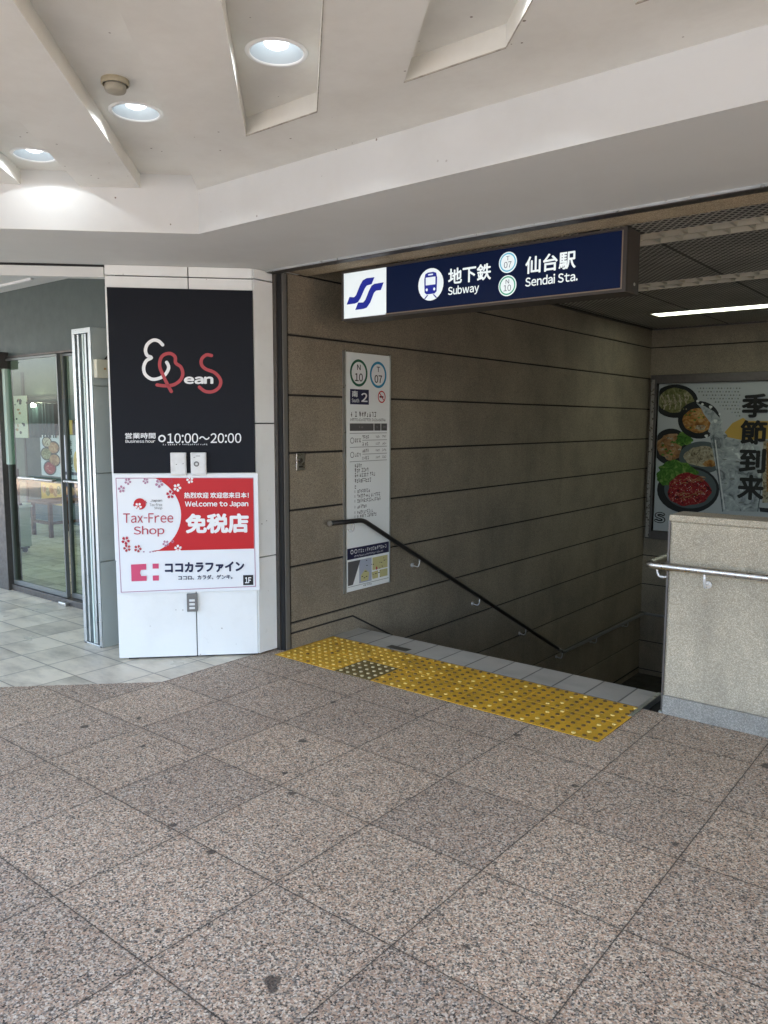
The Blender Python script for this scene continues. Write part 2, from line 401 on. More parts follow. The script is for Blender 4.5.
class Art:
    """flat print on a plane: local (u, v) -> point"""
    def __init__(s, fn, normal, parent): s.fn = fn; s.n = Vector(normal).normalized(); s.parent = parent; s.m = {}
    uid = 0
    def mb(s, name, mt, layer): return s.m.setdefault((name, mt, layer if name not in ('blossom',) else round(layer, 1), s.uid), MB())
    def new(s): s.uid += 1
    def to3(s, layer): return lambda a, b: s.fn(a, b)+s.n*(.0013*layer)
    def shape(s, name, mt, layer, *loops): s.mb(name, mt, layer).tris(loops, s.to3(layer))
    def rect(s, name, mt, layer, x0, y0, x1, y1): s.shape(name, mt, layer, [(x0, y0), (x1, y0), (x1, y1), (x0, y1)])
    def disc(s, name, mt, layer, x, y, rx, ry=None, n_=28):
        ry = ry or rx; s.shape(name, mt, layer, [(x+rx*math.cos(2*math.pi*k/n_), y+ry*math.sin(2*math.pi*k/n_)) for k in range(n_)])
    def ring(s, name, mt, layer, x, y, rx, ry, w, n_=32):
        o = [(x+rx*math.cos(2*math.pi*k/n_), y+ry*math.sin(2*math.pi*k/n_)) for k in range(n_)]
        q = w if isinstance(w, tuple) else (w, w*abs(ry/rx))
        i = [(x+(rx-q[0])*math.cos(2*math.pi*k/n_), y+(abs(ry)-q[1])*math.sin(2*math.pi*k/n_)) for k in range(n_)]
        s.shape(name, mt, layer, o, i)
    def stroke(s, name, mt, layer, pts, w, smooth=True):
        P = [Vector((a, b)) for a, b in pts]
        if smooth and len(P) > 2:
            Q = []
            for k in range(len(P)-1):
                p0, p1, p2, p3 = P[max(k-1, 0)], P[k], P[k+1], P[min(k+2, len(P)-1)]
                for t in [i/5 for i in range(5)]:
                    Q.append(.5*((2*p1)+(p2-p0)*t+(2*p0-5*p1+4*p2-p3)*t*t+(3*p1-p0-3*p2+p3)*t**3))
            P = Q+[P[-1]]
        mb = s.mb(name, mt, layer); f = s.to3(layer); L = []; Rr = []
        for k, p in enumerate(P):
            t = (P[min(k+1, len(P)-1)]-P[max(k-1, 0)]).normalized(); nn = Vector((-t.y, t.x))*w/2
            L.append(p+nn); Rr.append(p-nn)
        for k in range(len(P)-1): mb.poly([f(*L[k]), f(*L[k+1]), f(*Rr[k+1]), f(*Rr[k])])
        for e, q in ((P[0], 0), (P[-1], 1)):
            if w > 0: mb.tris([[(e.x+w/2*math.cos(2*math.pi*i/12), e.y+w/2*math.sin(2*math.pi*i/12)) for i in range(12)]], s.to3(layer+.15+.1*q))
    def text(s, name, mt, layer, body, x0, y0, x1, y1, bold=0., shear=0.):
        """lettering fitted to the box (x0, y0 = bottom left of the ink; x1, y1 = top right)"""
        v, f = text_tris(body, 0, shear)
        if not v: return
        s.new()
        a0 = min(p[0] for p in v); a1 = max(p[0] for p in v); b0 = min(p[1] for p in v); b1 = max(p[1] for p in v)
        mb = s.mb(name, mt, layer); kx = (x1-x0)/(a1-a0+2*bold); ky = (y1-y0)/(b1-b0+2*bold)
        sh = [(0, 0)] if bold <= 0 else [(0, 0), (-1, 0), (1, 0), (0, 1), (0, -1), (-.7, .7), (.7, .7), (-.7, -.7), (.7, -.7)]
        for q_, (dx, dy) in enumerate(sh):
            g = s.to3(layer+.11*q_); i = len(mb.v)
            mb.v += [g(x0+(p[0]-a0+bold*(1+dx))*kx, y0+(p[1]-b0+bold*(1+dy))*ky) for p in v]
            for q in f: mb.f.append(tuple(i+k for k in q)); mb.smooth.append(False)
        s.new()
    def smudge(s, name, mt, layer, x0, y0, x1, y1, cell):
        """print too small to read in the photograph: broken little strokes"""
        s.new(); x = x0; h = y1-y0
        while abs(x-x0) < abs(x1-x0)-abs(cell)*.5:
            for q in range(3):
                yy = y0+h*random.choice((.02, .3, .6, .82)); 
                if random.random() < .8: s.rect(name, mt, layer, x+cell*.08, yy, x+cell*random.uniform(.55, .85), yy+h*.16)
            xx = x+cell*random.uniform(.1, .6); s.rect(name, mt, layer+.2, xx, y0, xx+cell*.16, y1-h*random.uniform(0, .3))
            x += cell
            if random.random() < .1: x += cell*.6
    def done(s):
        for (name, mt, layer, u_), mb in s.m.items():
            if mb.f: emit(name, mb, mt, s.parent)

def clip(poly, f):
    """convex polygon clipped to f(x, y) >= 0 (f linear)"""
    out = []
    for k in range(len(poly)):
        a, b = poly[k], poly[(k+1) % len(poly)]; fa, fb = f(*a), f(*b)
        if fa >= 0: out.append(a)
        if (fa > 0 > fb) or (fa < 0 < fb):
            t = fa/(fa-fb); out.append((a[0]+(b[0]-a[0])*t, a[1]+(b[1]-a[1])*t))
    return out

# ================================================================== GROUND
XW = -3.90                      # stairwell side wall
YS = 4.53                       # first step edge
YB = 10.562                     # back wall
XP = -1.42                      # parapet / right edge of the stairwell
# granite: everything except the stairwell and the white-tiled entrance
g = MB(); BIG = 600
z = lambda a, b: Vector((a, b, 0))
g.tris([[(-BIG, -BIG), (BIG, -BIG), (BIG, 4.225), (XP, 4.225), (-1.55, 4.225), (-4.01, 4.225), (-4.01, 2.79), (-8.0, -1.2), (-BIG, -1.2)]], z)
emit('ground', g, 'granite', label='speckled pinkish grey granite slab paving with dark joints', kind='structure', origin=(0, 0, 0))
g = MB()
g.tris([[(-BIG, -1.2), (-8.0, -1.2), (-4.01, 2.79), (-4.01, 4.6), (-4.01, 7), (-BIG, 7)]], z)
emit('floor', g, 'whitetile', label='pale square floor tiles running into the shop entrance', kind='structure', origin=(0, 0, 0))
g = MB().poly([(XP+.2, 4.225, 0), (BIG, 4.225, 0), (BIG, 40, 0), (XP+.2, 40, 0)])
emit('ground', g, 'granite', label='granite paving behind the low concrete wall', kind='structure', origin=(0, 0, 0))

M['asphalt'] = mat('asphalt', (.075, .077, .08), .85)
emit('added_road', MB().poly([(-BIG, -BIG, .004), (BIG, -BIG, .004), (BIG, -3.6, .004), (-BIG, -3.6, .004)]), 'asphalt', label='unseen grey asphalt street added in front of the canopy', kind='structure', origin=(0, -4, .004))  # out of view; added to cool and weaken the light bounced onto the ceiling
# step-edge tiles along the head of the stairs
g = MB().box(XW, -1.55, 4.225, YS, -.12, .004)
st = thing('staircase', (XW+1.2, YS, 0), 'tiled staircase going down into the dark beside the concrete wall', 'staircase')
emit('edge_tiles', g, 'steptile', st, bevel=.003)
emit('access_plate', MB().box(-3.40, -3.22, 4.245, 4.315, 0, .0055), mat('dark_plate', (.07, .065, .05), .5), st)
rise, tread = .1575, .3
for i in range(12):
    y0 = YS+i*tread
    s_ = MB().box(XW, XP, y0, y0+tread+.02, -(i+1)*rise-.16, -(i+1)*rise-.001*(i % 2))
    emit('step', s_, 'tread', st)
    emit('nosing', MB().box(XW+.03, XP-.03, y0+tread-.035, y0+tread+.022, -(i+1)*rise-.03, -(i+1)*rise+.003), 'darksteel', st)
ZL = -12*rise-.002
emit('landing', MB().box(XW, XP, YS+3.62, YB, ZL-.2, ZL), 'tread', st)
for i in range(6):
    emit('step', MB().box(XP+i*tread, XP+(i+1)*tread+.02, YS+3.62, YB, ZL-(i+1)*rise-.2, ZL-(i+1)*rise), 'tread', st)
emit('stair_end_panel', MB().box(XP+1.84, XP+1.9, YS+3.62, YB, -4, 0), 'concrete', st)

# steel channel between the step tiles and the parapet
dr = thing('drain_channel', (-1.485, 4.38, 0), 'short steel drain channel between the step edge and the low wall', 'drain')
emit('channel', MB().box(-1.549, -1.525, 4.06, YS, -.05, .007).box(-1.44, -1.422, 4.23, YS, -.05, .007), 'alu', dr)
emit('channel_bed', MB().box(-1.525, -1.44, 4.226, YS, -.06, -.03), 'seal', dr)
emit('end_slope', MB().box(-1.549, -1.42, YS, YS+.02, -.16, -.02), 'darksteel', dr)

# tactile paving
tp = thing('tactile_paving', (-2.7, 3.92, 0), 'yellow tactile paving strip with round studs at the top of the stairs', 'tactile paving')
ty, tz = 3.622, .004
emit('bedding', MB().box(-3.885, -1.525, ty, ty+.6, -.012, .0012), mat('dirty_bedding', (.10, .08, .04), .9), tp)
wstud = mat('worn_bright_stud', (.50, .44, .26), .4)
for i in range(8):
    x1 = -1.525-i*.3; x0 = max(x1-.3, -3.885)
    for j in range(2):
        y0 = ty+j*.3; isdark = (i == 5 and j == 0); studs = MB()
        pt = emit('tile', MB().box(x0+.0018, x1-.0018, y0+.0018, y0+.2982, -.01, tz), 'olive' if isdark else 'yellow', tp, label='worn dark olive tile in the yellow strip' if isdark else None)
        for a in range(5):
            for b in range(5):
                cx = x1-.03-a*.06; cy = y0+.03+b*.06
                if cx < x0+.02: continue
                studs.lathe([(.0125, tz), (.0114, tz+.0044), (.0078, tz+.006), (.001, tz+.0063)], (cx, cy, 0), 10)
        emit('studs', studs, wstud if isdark else 'stud', pt)

# ================================================================== WALLS
def courses(mb, axis, at, a0, a1, levels, thick, gap=.014, bot=None):
    """stack of concrete courses with open grooves; face at `at`"""
    for z0, z1 in zip(levels, levels[1:]):
        if axis == 'x': mb.box(at-thick, at, a0, a1, z0+gap/2, z1-gap/2)
        else: mb.box(a0, a1, at, at+thick, z0+gap/2, z1-gap/2)
lv = [-2.6, -2.225, -1.825, -1.42, -1.02, -.615, -.213, .185, .588, .988, 1.388, 1.786, 2.192, 2.603, 2.86]
w = thing('concrete_wall', (XW-.1, 7, 0), 'long brown concrete wall with horizontal grooves beside the stairs', 'wall')
mb = MB(); courses(mb, 'x', XW, 3.79, YB, lv, .12); emit('courses', mb, 'concrete', w, bevel=.004)
emit('groove_back', MB().box(XW-.13, XW-.014, 3.80, YB, -2.6, 2.86), 'groove', w)
# the raised skirting line that follows the stairs
sk = MB(); f3 = lambda a, b, c: Vector((XW+c, a, b))
sk.prism([(3.79, .118), (4.46, .118), (8.1, -1.80), (YB, -1.80), (YB, -1.815), (8.09, -1.815), (4.455, .106), (3.79, .106)], -.002, .0035, f3)
emit('skirting_line', sk, 'groove', w)
w2 = thing('concrete_wall', (-.7, YB+.1, 0), 'grooved concrete wall facing out at the back of the stairwell, holding the food poster', 'wall')
mb = MB(); courses(mb, 'y', YB, XW-.15, 2.6, lv, .12); emit('courses', mb, 'concrete', w2, bevel=.004)
emit('groove_back', MB().box(XW-.15, 2.6, YB+.014, YB+.13, -2.6, 2.86), 'groove', w2)

# parapet: front, side (stairs behind it)
pw = thing('low_wall', (0, 4.3, 0), 'low pale concrete wall on the right with a steel handrail', 'wall')
emit('wall_face', MB().box(XP+.012, 2.6, 4.225, 4.425, .112, 1.072).box(XP, 2.6, 4.232, 4.42, .1, 1.08), 'parapet', pw, bevel=.003)
emit('base_band', MB().box(XP+.004, 2.6, 4.219, 4.425, 0, .106), 'parabase', pw, bevel=.003)
emit('coping', MB().box(XP-.002, 2.6, 4.215, 4.43, 1.076, 1.112), 'parapet', pw, bevel=.005)
emit('side_wall', MB().box(XP, XP+.18, 4.42, 8.1, -2.3, .15).box(XP, XP+.18, 8.1, YB-.001, -.1, .15), 'parapet', pw)
emit('corner_strip', MB().box(XP-.006, XP+.004, 4.222, 4.4, .02, 1.074), 'darksteel', pw)

# far right end wall and its column closing the passage (outside the frame, lets no stray daylight in)
ew = MB().box(2.6, 2.8, 3.7, YB+.1, 0, 2.86)
emit('end_wall', ew, 'concrete', label='concrete wall closing the right end of the stair hall', cat='wall')

# ================================================================== STAIR HALL CEILING
sc_ = thing('mesh_ceiling', (-1, 7, 2.85), 'dark expanded metal ceiling over the stairs', 'ceiling')
ZC = 2.85
L1, L2, L3 = (5.27, 5.60), (7.10, 7.47), (9.02, 9.40)
ys = [3.86, L1[0], L1[1], L2[0], L2[1], L3[0], L3[1], YB]
mb = MB()
for a, b in ((0, 1), (2, 3), (4, 5), (6, 7)): mb.box(XW, 2.6, ys[a], ys[b], ZC, ZC+.01)
mb.box(XW, -3.44, L3[0], L3[1], ZC, ZC+.01); mb.box(XW, -3.3, L2[0], L2[1], ZC, ZC+.01); mb.box(XW, -3.3, L1[0], L1[1], ZC, ZC+.01)
emit('mesh_panels', mb, 'mesh', sc_)
emit('edge_trim', MB().box(XW, XW+.03, 3.86, YB-.03, ZC-.02, ZC-.001).box(XW+.03, 2.6, YB-.03, YB-.001, ZC-.02, ZC-.001), 'darksteel', sc_)
emit('slab', MB().box(XW-.2, 2.8, 3.7, YB+.2, ZC+.12, ZC+.3), 'groove', sc_)
for k, (a, b) in enumerate((L1, L2)):
    t = thing('louvre_light', (-.35, (a+b)/2, ZC), ['cream louvred ceiling light, unlit, nearest the opening behind the blue sign', 'cream louvred ceiling light, unlit, in the middle of the stair ceiling'][k], 'ceiling light', 'louvred ceiling lights')
    emit('housing', MB().box(-3.3, 2.6, a, a+.012, ZC-.004, ZC+.09).box(-3.3, 2.6, b-.012, b, ZC-.004, ZC+.09).box(-3.3, -3.288, a+.012, b-.012, ZC-.004, ZC+.09).box(-3.3, 2.6, a, b, ZC+.09, ZC+.1), 'louver', t)
    mb = MB().box(-3.288, 2.6, (a+b)/2-.009, (a+b)/2+.009, ZC-.002, ZC+.05); x = -3.2; i = 0
    while x < 2.55:
        mb.box(x, x+.016, a+.012, (a+b)/2-.009, ZC-.001, ZC+.05); mb.box(x+.07, x+.086, (a+b)/2+.009, b-.012, ZC-.001, ZC+.05); x += .155
    emit('louvre_blades', mb, 'louver', t)
    emit('lamp_tube', MB().tube([(-3.2, (a+b)/2+.08, ZC+.07), (2.5, (a+b)/2+.08, ZC+.07)], .014), mat('unlit_tube', (.8, .8, .76), .3), t)
t = thing('strip_light', (-.35, sum(L3)/2, ZC), 'lit fluorescent strip light near the back wall of the stairwell', 'ceiling light')
emit('housing', MB().box(-3.44, 2.6, L3[0], L3[0]+.05, ZC-.006, ZC+.05).box(-3.44, 2.6, L3[1]-.05, L3[1], ZC-.006, ZC+.05).box(-3.44, -3.38, L3[0]+.05, L3[1]-.05, ZC-.006, ZC+.05), 'troughin', t)
x = -3.38
for i in range(5):
    emit('diffuser', MB().box(x+.012, x+1.18, L3[0]+.05, L3[1]-.05, ZC-.002, ZC+.01), 'tube', t); x += 1.195

# opening edge: steel trim, brown beam underside
ob = thing('opening_beam', (-.6, 3.8, 2.6), 'brown concrete beam edge with dark steel trim over the subway entrance', 'beam')
emit('steel_trim', MB().box(XW-.06, 5, 3.664, 3.735, 2.585, 2.64), 'darksteel', ob, bevel=.003)
emit('bright_edge', MB().box(XW-.06, 5, 3.655, 3.664, 2.588, 2.64), 'alu', ob)
emit('beam_face', MB().box(XW, 5, 3.742, 3.99, 2.603, 3.2), 'beamedge', ob)
emit('beam_core', MB().box(XW-.06, 5, 3.70, 3.88, 2.62, 3.3), 'groove', ob)
fr = thing('steel_frame', (XW-.02, 3.75, 0), 'tall dark steel corner frame between the white column and the concrete wall', 'frame')
emit('outer_rail', MB().box(-3.968, -3.935, 3.722, 3.765, 0, 2.59), 'darksteel', fr, bevel=.002)
emit('inner_rail', MB().box(-3.93, -3.895, 3.745, 3.787, 0, 2.59), 'plategrey0', fr, bevel=.002)
emit('slot', MB().box(-3.975, -3.9, 3.735, 3.80, 0, 2.588), 'seal', fr)

# ================================================================== CANOPY
cn = thing('canopy', (0, 0, 2.6), 'white painted canopy ceiling with recessed diagonal coffers and a deep fascia', 'canopy')
ZA, ZT, ZS = 2.825, 2.9, 2.6
FX, FY = -3.485, 2.742
REG = [(FX, FY), (6, FY), (6, -.8), (FX-FY-.8, -.8)]
S = []; k = -7
cof = [(-2.018+.8563*i, -1.597+.8563*i) for i in range(-6, 12)]
flat = MB(); cw = MB(); ctop = MB()
prev = -20
YE = 2.372
lampc = []
def addflat(P, z_=ZA, m_=flat):
    if len(P) >= 3: m_.poly([(a, b, z_) for a, b in reversed(P)])
for (s0, s1) in cof:
    P = clip(clip(REG, lambda x, y: x+y-prev), lambda x, y: s0-x-y); addflat(P)
    C = clip(clip(REG, lambda x, y: x+y-s0), lambda x, y: s1-x-y)
    addflat(clip(C, lambda x, y: y-YE)) if s0 > -.7 else None
    addflat(clip(C, lambda x, y: -.5-y))
    K = clip(clip(C, lambda x, y: YE-y) if s0 > -.7 else C, lambda x, y: y+.5)
    if len(K) >= 3:
        for q in range(len(K)):
            a, b = K[q], K[(q+1) % len(K)]
            if abs((a[1]-a[0])-(FY-FX)) < .01 and abs((b[1]-b[0])-(FY-FX)) < .01: continue
            if (Vector(a)-Vector(b)).length < 1e-4: continue
            cw.poly([(a[0], a[1], ZA), (b[0], b[1], ZA), (b[0], b[1], ZT), (a[0], a[1], ZT)])
        sm = (s0+s1)/2; lc = (sm-2.04, 2.04)
        inside = all(((K[(q+1) % len(K)][0]-K[q][0])*(lc[1]-K[q][1])-(K[(q+1) % len(K)][1]-K[q][1])*(lc[0]-K[q][0]))*(1 if s0 else 1) != 0 for q in range(len(K))) and lc[1]-lc[0] < FY-FX-.12 and lc[0] < 5.7
        hole = [(lc[0]+.094*math.cos(2*math.pi*i/36), lc[1]+.094*math.sin(2*math.pi*i/36)) for i in range(36)]
        ctop.tris([K, hole] if inside else [K], lambda a, b: Vector((a, b, ZT)))
        if inside and -2.5 < s0 < 1.0: lampc.append(lc)
        elif inside: ctop.tris([hole], lambda a, b: Vector((a, b, ZT+.0005)))
    prev = s1
P = clip(REG, lambda x, y: x+y-prev); addflat(P)
M['lip'] = painted('grimy_edge', (.42, .40, .34), .7, .9, 26, specks=False, dirtc=(.07, .055, .04))
lip = MB()
for (s0, s1) in cof:
    if -.7 < s0 < 4:
        lip.box(s0-YE, s1-YE, YE-.003, YE+.0025, ZA-.0016, ZA+.002)
        fr_ = lambda a_, b_, c_: Vector((s1-a_+b_, a_, c_))
        lip.box(-.4, YE-.004, -.002, .003, ZA-.0016, ZA+.002, fr_)
emit('edge_grime', lip, 'lip', cn)
emit('ceiling_face', flat, 'ceil', cn); emit('coffer_sides', cw, 'ceil', cn); emit('coffer_tops', ctop, 'ceil', cn)
fs = MB()
def band(a, b, z0, z1): fs.poly([(a[0], a[1], z0), (b[0], b[1], z0), (b[0], b[1], z1), (a[0], a[1], z1)])
band((FX, FY), (6, FY), ZS, ZT+.01); band((FX-FY-.8, -.8), (FX, FY), ZS, ZT+.01)
emit('fascia', fs, 'fascia', cn)
so = MB().tris([[(FX, FY), (6, FY), (6, 3.66), (-3.88, 3.66), (-3.88, 3.9), (-4.3, 3.9), (-4.613, 2.875), (-9.1, -.8), (FX-FY-.8, -.8)]], lambda a, b: Vector((a, b, ZS)))
emit('soffit', so, 'soffit', cn)
rf = MB().prism([(-9.0, -.8), (6, -.8), (6, 4.0), (-9.0, 4.0)], 3.02, 3.4)
rf.box(-9.0, 6, -.9, -.8, 2.7, 3.4)
emit('roof_slab', rf, 'stucco', cn)
# unseen upper storeys, added above the canopy to block sun and sky
ub = MB().box(-16, 12, 2.9, 12, 3.05, 9)
emit('added_storey', ub, 'stucco', cn)

# downlights
def downlight(c, lab):
    t = thing('downlight', (c[0], c[1], ZT), lab, 'ceiling light', 'round ceiling downlights')
    emit('rim', MB().lathe([(.094, .004), (.094, -.004), (.099, -.007), (.108, -.005), (.112, -.001)], (c[0], c[1], ZT), 40), 'rim', t)
    emit('reflector', MB().lathe([(.094, 0), (.086, .035), (.07, .075), (.055, .092), (.0505, .094)], (c[0], c[1], ZT), 40).lathe([(.0505, .094), (.049, .12), (.001, .125)], (c[0], c[1], ZT), 40), 'reflector', t)
    emit('lamp', MB().lathe([(.046, .092), (.047, .040), (.042, .024), (.026, .015), (.0005, .012)], (c[0], c[1], ZT), 28), 'lamp', t)
    ld = bpy.data.lights.new('downlight_glow', 'SPOT'); ld.energy = .42; ld.color = (.93, .97, 1.); ld.shadow_soft_size = .012; ld.spot_size = R(146); ld.spot_blend = .12
    lo = bpy.data.objects.new('lamp_glow', ld); col.objects.link(lo); lo.parent = t; lo.location = (0, 0, .008)
    return t
names = ['lit round downlight furthest left, beside the white corner fascia', 'lit round downlight in the coffer with the smoke detector', 'lit round downlight in the short coffer right of the other two', 'lit round downlight just above the top edge of the photo']
for c, lab in zip(lampc, names): downlight(c, lab)
# smoke detector
dc = (-2.786, 1.812)
t = thing('smoke_detector', (dc[0], dc[1], ZT-.06), 'grimy beige smoke detector in the coffer beside a downlight', 'smoke detector')
emit('base', MB().lathe([(.052, 0), (.053, -.016), (.047, -.020)], (dc[0], dc[1], ZT), 28), 'beige', t)
emit('head', MB().lathe([(.040, -.020), (.041, -.034), (.037, -.042), (.03, -.045), (.001, -.046)], (dc[0], dc[1], ZT), 28), mat('grey_plastic', (.36, .34, .27), .5), t)

# ================================================================== COLUMN
A_ = Vector((-4.613, 2.875, 0)); B_ = Vector((-3.972, 3.547, 0)); U_ = (B_-A_).normalized(); WC = (B_-A_).length
N_ = Vector((U_.y, -U_.x, 0))                # outward
def chf(u, d, z_): return A_+U_*u+N_*d+Vector((0, 0, z_))
cl = thing('column', (-4.3, 3.4, 0), 'white clad column with a chamfered front between shop and subway entrances', 'column')
core = MB().prism([(-4.58, 2.93), (-4.0, 3.55), (-4.0, 3.75), (-4.9, 3.75), (-4.9, 3.6), (-4.58, 3.4)], 0, 2.598)
emit('joint_core', core, 'seal', cl)
gap = .007
def cpanel(u0, u1, z0, z1): return MB().box(u0, u1, -.03, 0, z0, z1, chf)
emit('cladding_panel', cpanel(0, WC*.56-gap/2, 2.535, 2.598), 'cladding', cl, bevel=.002)
emit('cladding_panel', cpanel(WC*.56+gap/2, WC, 2.535, 2.598), 'cladding', cl, bevel=.002)
emit('cladding_panel', cpanel(0, WC*.56-gap/2, 1.595, 2.528), 'cladding', cl, bevel=.002)
emit('cladding_panel', cpanel(WC*.56+gap/2, WC, 1.595, 2.528), 'cladding', cl, bevel=.002)
emit('cladding_panel', cpanel(0, WC*.56-gap/2, .68, 1.588), 'cladding', cl, bevel=.002)
emit('cladding_panel', cpanel(WC*.56+gap/2, WC, .68, 1.588), 'cladding', cl, bevel=.002)
emit('cladding_panel', cpanel(.004, WC*.56-gap/2, .012, .673), 'cladding', cl, bevel=.002)
emit('cladding_panel', cpanel(WC*.56+gap/2, WC, .012, .673), 'cladding', cl, bevel=.002)
for z0, z1 in ((.012, .676), (.684, 1.588), (1.596, 2.53), (2.538, 2.598)):
    emit('side_panel', MB().box(-4.0, -3.966, 3.556, 3.735, z0, z1), 'cladding', cl, bevel=.002)
    emit('shop_side_panel', MB().box(-4.62, -4.59, 2.90, 3.52, z0, z1), 'greyclad', cl, bevel=.002)
# black hours sign
def quad_map(c, x0=0, y0=0, x1=1, y1=1):
    """bilinear survey map for a sign: pixel of an enlarged crop -> sign coordinates 0..1"""
    (ax, ay), (bx, by), (cx, cy), (dx, dy) = c      # TL TR BL BR
    def f(px, py):
        u = v = .5
        for _ in range(12):
            lx = ax+(cx-ax)*v; rx = bx+(dx-bx)*v; u = (px-lx)/(rx-lx)
            ty_ = ay+(by-ay)*u; by_ = cy+(dy-cy)*u; v = (py-ty_)/(by_-ty_)
        return u, v
    return f
sg = thing('hours_sign', tuple(chf(WC/2, 0, 1.26)), 'black shop sign with red and white logo and opening hours on the column', 'sign')
u0_, u1_, z0_, z1_ = .012, WC+.004, 1.264, 2.456
emit('sign_board', MB().box(u0_, u1_, .0005, .012, z0_, z1_, chf), 'blackpanel', sg, bevel=.0015)
emit('edge_trim', MB().box(u0_-.011, u0_-.0005, -.006, .010, z0_, z1_+.004, chf), 'cladding', sg)
q = quad_map([(33, 30), (690, 42), (62, 878), (708, 878)])
W_, H_ = u1_-u0_, z1_-z0_
def sgf(a, b):
    u, v = q(a, b); return chf(u0_+u*W_, .012, z1_-v*H_)
a = Art(sgf, N_, sg)
a.stroke('logo_curve', 'white', 1, [(282, 288), (264, 271), (240, 267), (215, 284), (205, 312), (213, 336), (232, 346), (209, 360), (197, 390), (204, 422), (232, 443), (265, 440), (292, 424), (307, 400), (308, 383), (300, 367)], 15)
a.stroke('logo_curve', 'logored', 2, [(257, 470), (290, 474), (330, 470), (360, 450), (373, 420), (364, 388), (341, 370), (338, 342), (316, 327), (286, 334), (271, 357), (270, 390), (286, 430), (304, 468), (321, 500)], 15)
a.stroke('logo_curve', 'logored', 1, [(503, 336), (480, 333), (459, 351), (458, 378), (478, 398), (518, 414), (544, 446), (540, 478), (512, 500), (476, 500), (448, 480)], 15)
a.text('lettering', 'white', 3, 'ean', 378, 466, 512, 432, .045)
a.text('lettering', 'white', 1, '営業時間', 114, 717, 250, 690, .02)
a.text('lettering', 'white', 1, 'Business hour', 116, 736, 249, 721, .012)
a.ring('lettering', 'white', 1, 279, 717, 17, 17, 7)
a.text('lettering', 'white', 1, '10:00〜20:00', 303, 739, 641, 693, .012)
a.smudge('lettering', 'white', 1, 282, 748, 484, 742, 9)
a.done()
# two small boxes on the black sign
for k, (px, lab, kk) in enumerate(((322, 'white switch box under the black sign, left of the pair', 0), (413, 'greyer white switch box under the black sign, right of the pair', 1))):
    c0 = q(px, 888); c1 = q(px+68, 782); 
    ua, ub_ = u0_+c0[0]*W_, u0_+c1[0]*W_; za, zb = z1_-c0[1]*H_, z1_-c1[1]*H_
    t = thing('switch_box', tuple(chf((ua+ub_)/2, 0, za)), lab, 'switch box', 'switch boxes on the column')
    emit('housing', MB().box(ua, ub_, .0135, .045, za, zb, chf), 'plastic', t, bevel=.004)
    emit('cover_plate', MB().box(ua+.008, ub_-.008, .045, .049, za+.008, zb-.008, chf), 'plastic', t, bevel=.002)
    mk = MB()
    fz = lambda a_, b_, c_: chf(ua+(ub_-ua)*a_, .049+.002*c_, za+(zb-za)*b_)
    if kk == 0: mk.box(.35, .42, .47, .5, 0, 1.0, lambda a_, c_, b_: fz(a_, c_, b_)); mk.box(.78, .84, .5, .53, 0, 1., lambda a_, c_, b_: fz(a_, c_, b_))
    else:
        for i in range(10):
            an = 6.283*i/10; mk.box(.38+.13*math.cos(an)-.04, .38+.13*math.cos(an)+.04, .5+.09*math.sin(an)-.025, .5+.09*math.sin(an)+.025, 0, 1., lambda a_, c_, b_: fz(a_, c_, b_))
        mk.box(.2, .3, .78, .8, 0, 1., lambda a_, c_, b_: fz(a_, c_, b_)); mk.box(.35, .62, .84, .86, 0, 1., lambda a_, c_, b_: fz(a_, c_, b_))
    emit('mark', mk, 'greyprint', t)
# tax-free sign
tx = thing('shop_sign', tuple(chf(WC/2, 0, .46)), 'white and red tax-free shop sign below the black sign on the column', 'sign')
za, zb = .460, 1.260
emit('sign_board', MB().box(.012, WC+.02, .0005, .022, za, zb, chf), 'signwhite', tx, bevel=.0015)
q2 = quad_map([(68, 25), (715, 20), (79, 552), (715, 552)])
def txf(a_, b_):
    u, v = q2(a_, b_); return chf(.012+u*(WC+.008), .022, zb-v*(zb-za))
a = Art(txf, N_, tx)
for e in (((80, 43), (693, 41)), ((693, 41), (696, 533)), ((696, 533), (95, 545)), ((95, 545), (80, 43))): a.stroke('border_line', 'pinkline', 1, e, 3.2, False)
arc = []
for i in range(25):
    th = R(-68+i*136/24); arc.append((180+185*math.cos(th), 204+175*math.sin(th)))
arc = [p for p in arc]
top = (arc[0][0]-10, 43); bot = (arc[-1][0]-22, 364)
a.shape('red_field', 'red', 2, [(692, 43), (692, 360), bot]+list(reversed(arc))+[top])
a.text('lettering', 'darkred', 3, 'Tax-Free', 109, 238, 330, 196, .004)
a.text('lettering', 'darkred', 3, 'Shop', 154, 299, 289, 252, .004)
a.text('lettering', 'white', 3, '热烈欢迎 欢迎您来日本！', 380, 131, 672, 105, .03)
a.text('lettering', 'white', 3, 'Welcome to Japan', 383, 174, 669, 143, .03)
a.text('lettering', 'white', 3, '免税店', 384, 288, 670, 199, .045)
a.text('lettering', 'navy', 3, 'ココカラファイン', 289, 464, 646, 416, .05)
a.text('lettering', 'navy', 3, 'ココロ、カラダ、ゲンキ。', 348, 496, 592, 475, .03)
for i, (s_, yy) in enumerate((('Japan', 141), ('Tax-free', 158), ('Shop', 174))): a.text('lettering', 'greyprint' if i == 0 else 'midgrey', 3, s_, (230, 226, 246)[i], yy+7, 282, yy-6, .01)
a.shape('logo', 'magenta', 3, [(140, 422), (207, 420), (207, 446), (183, 447), (179, 460), (184, 474), (208, 474), (208, 496), (141, 497)])
a.rect('logo', 'magenta', 3, 235, 442, 262, 420); a.rect('logo', 'magenta', 3, 235, 496, 262, 473)
a.rect('floor_box', 'black', 3, 640, 526, 686, 480); a.text('lettering', 'white', 4, '1F', 648, 517, 677, 490, .03)
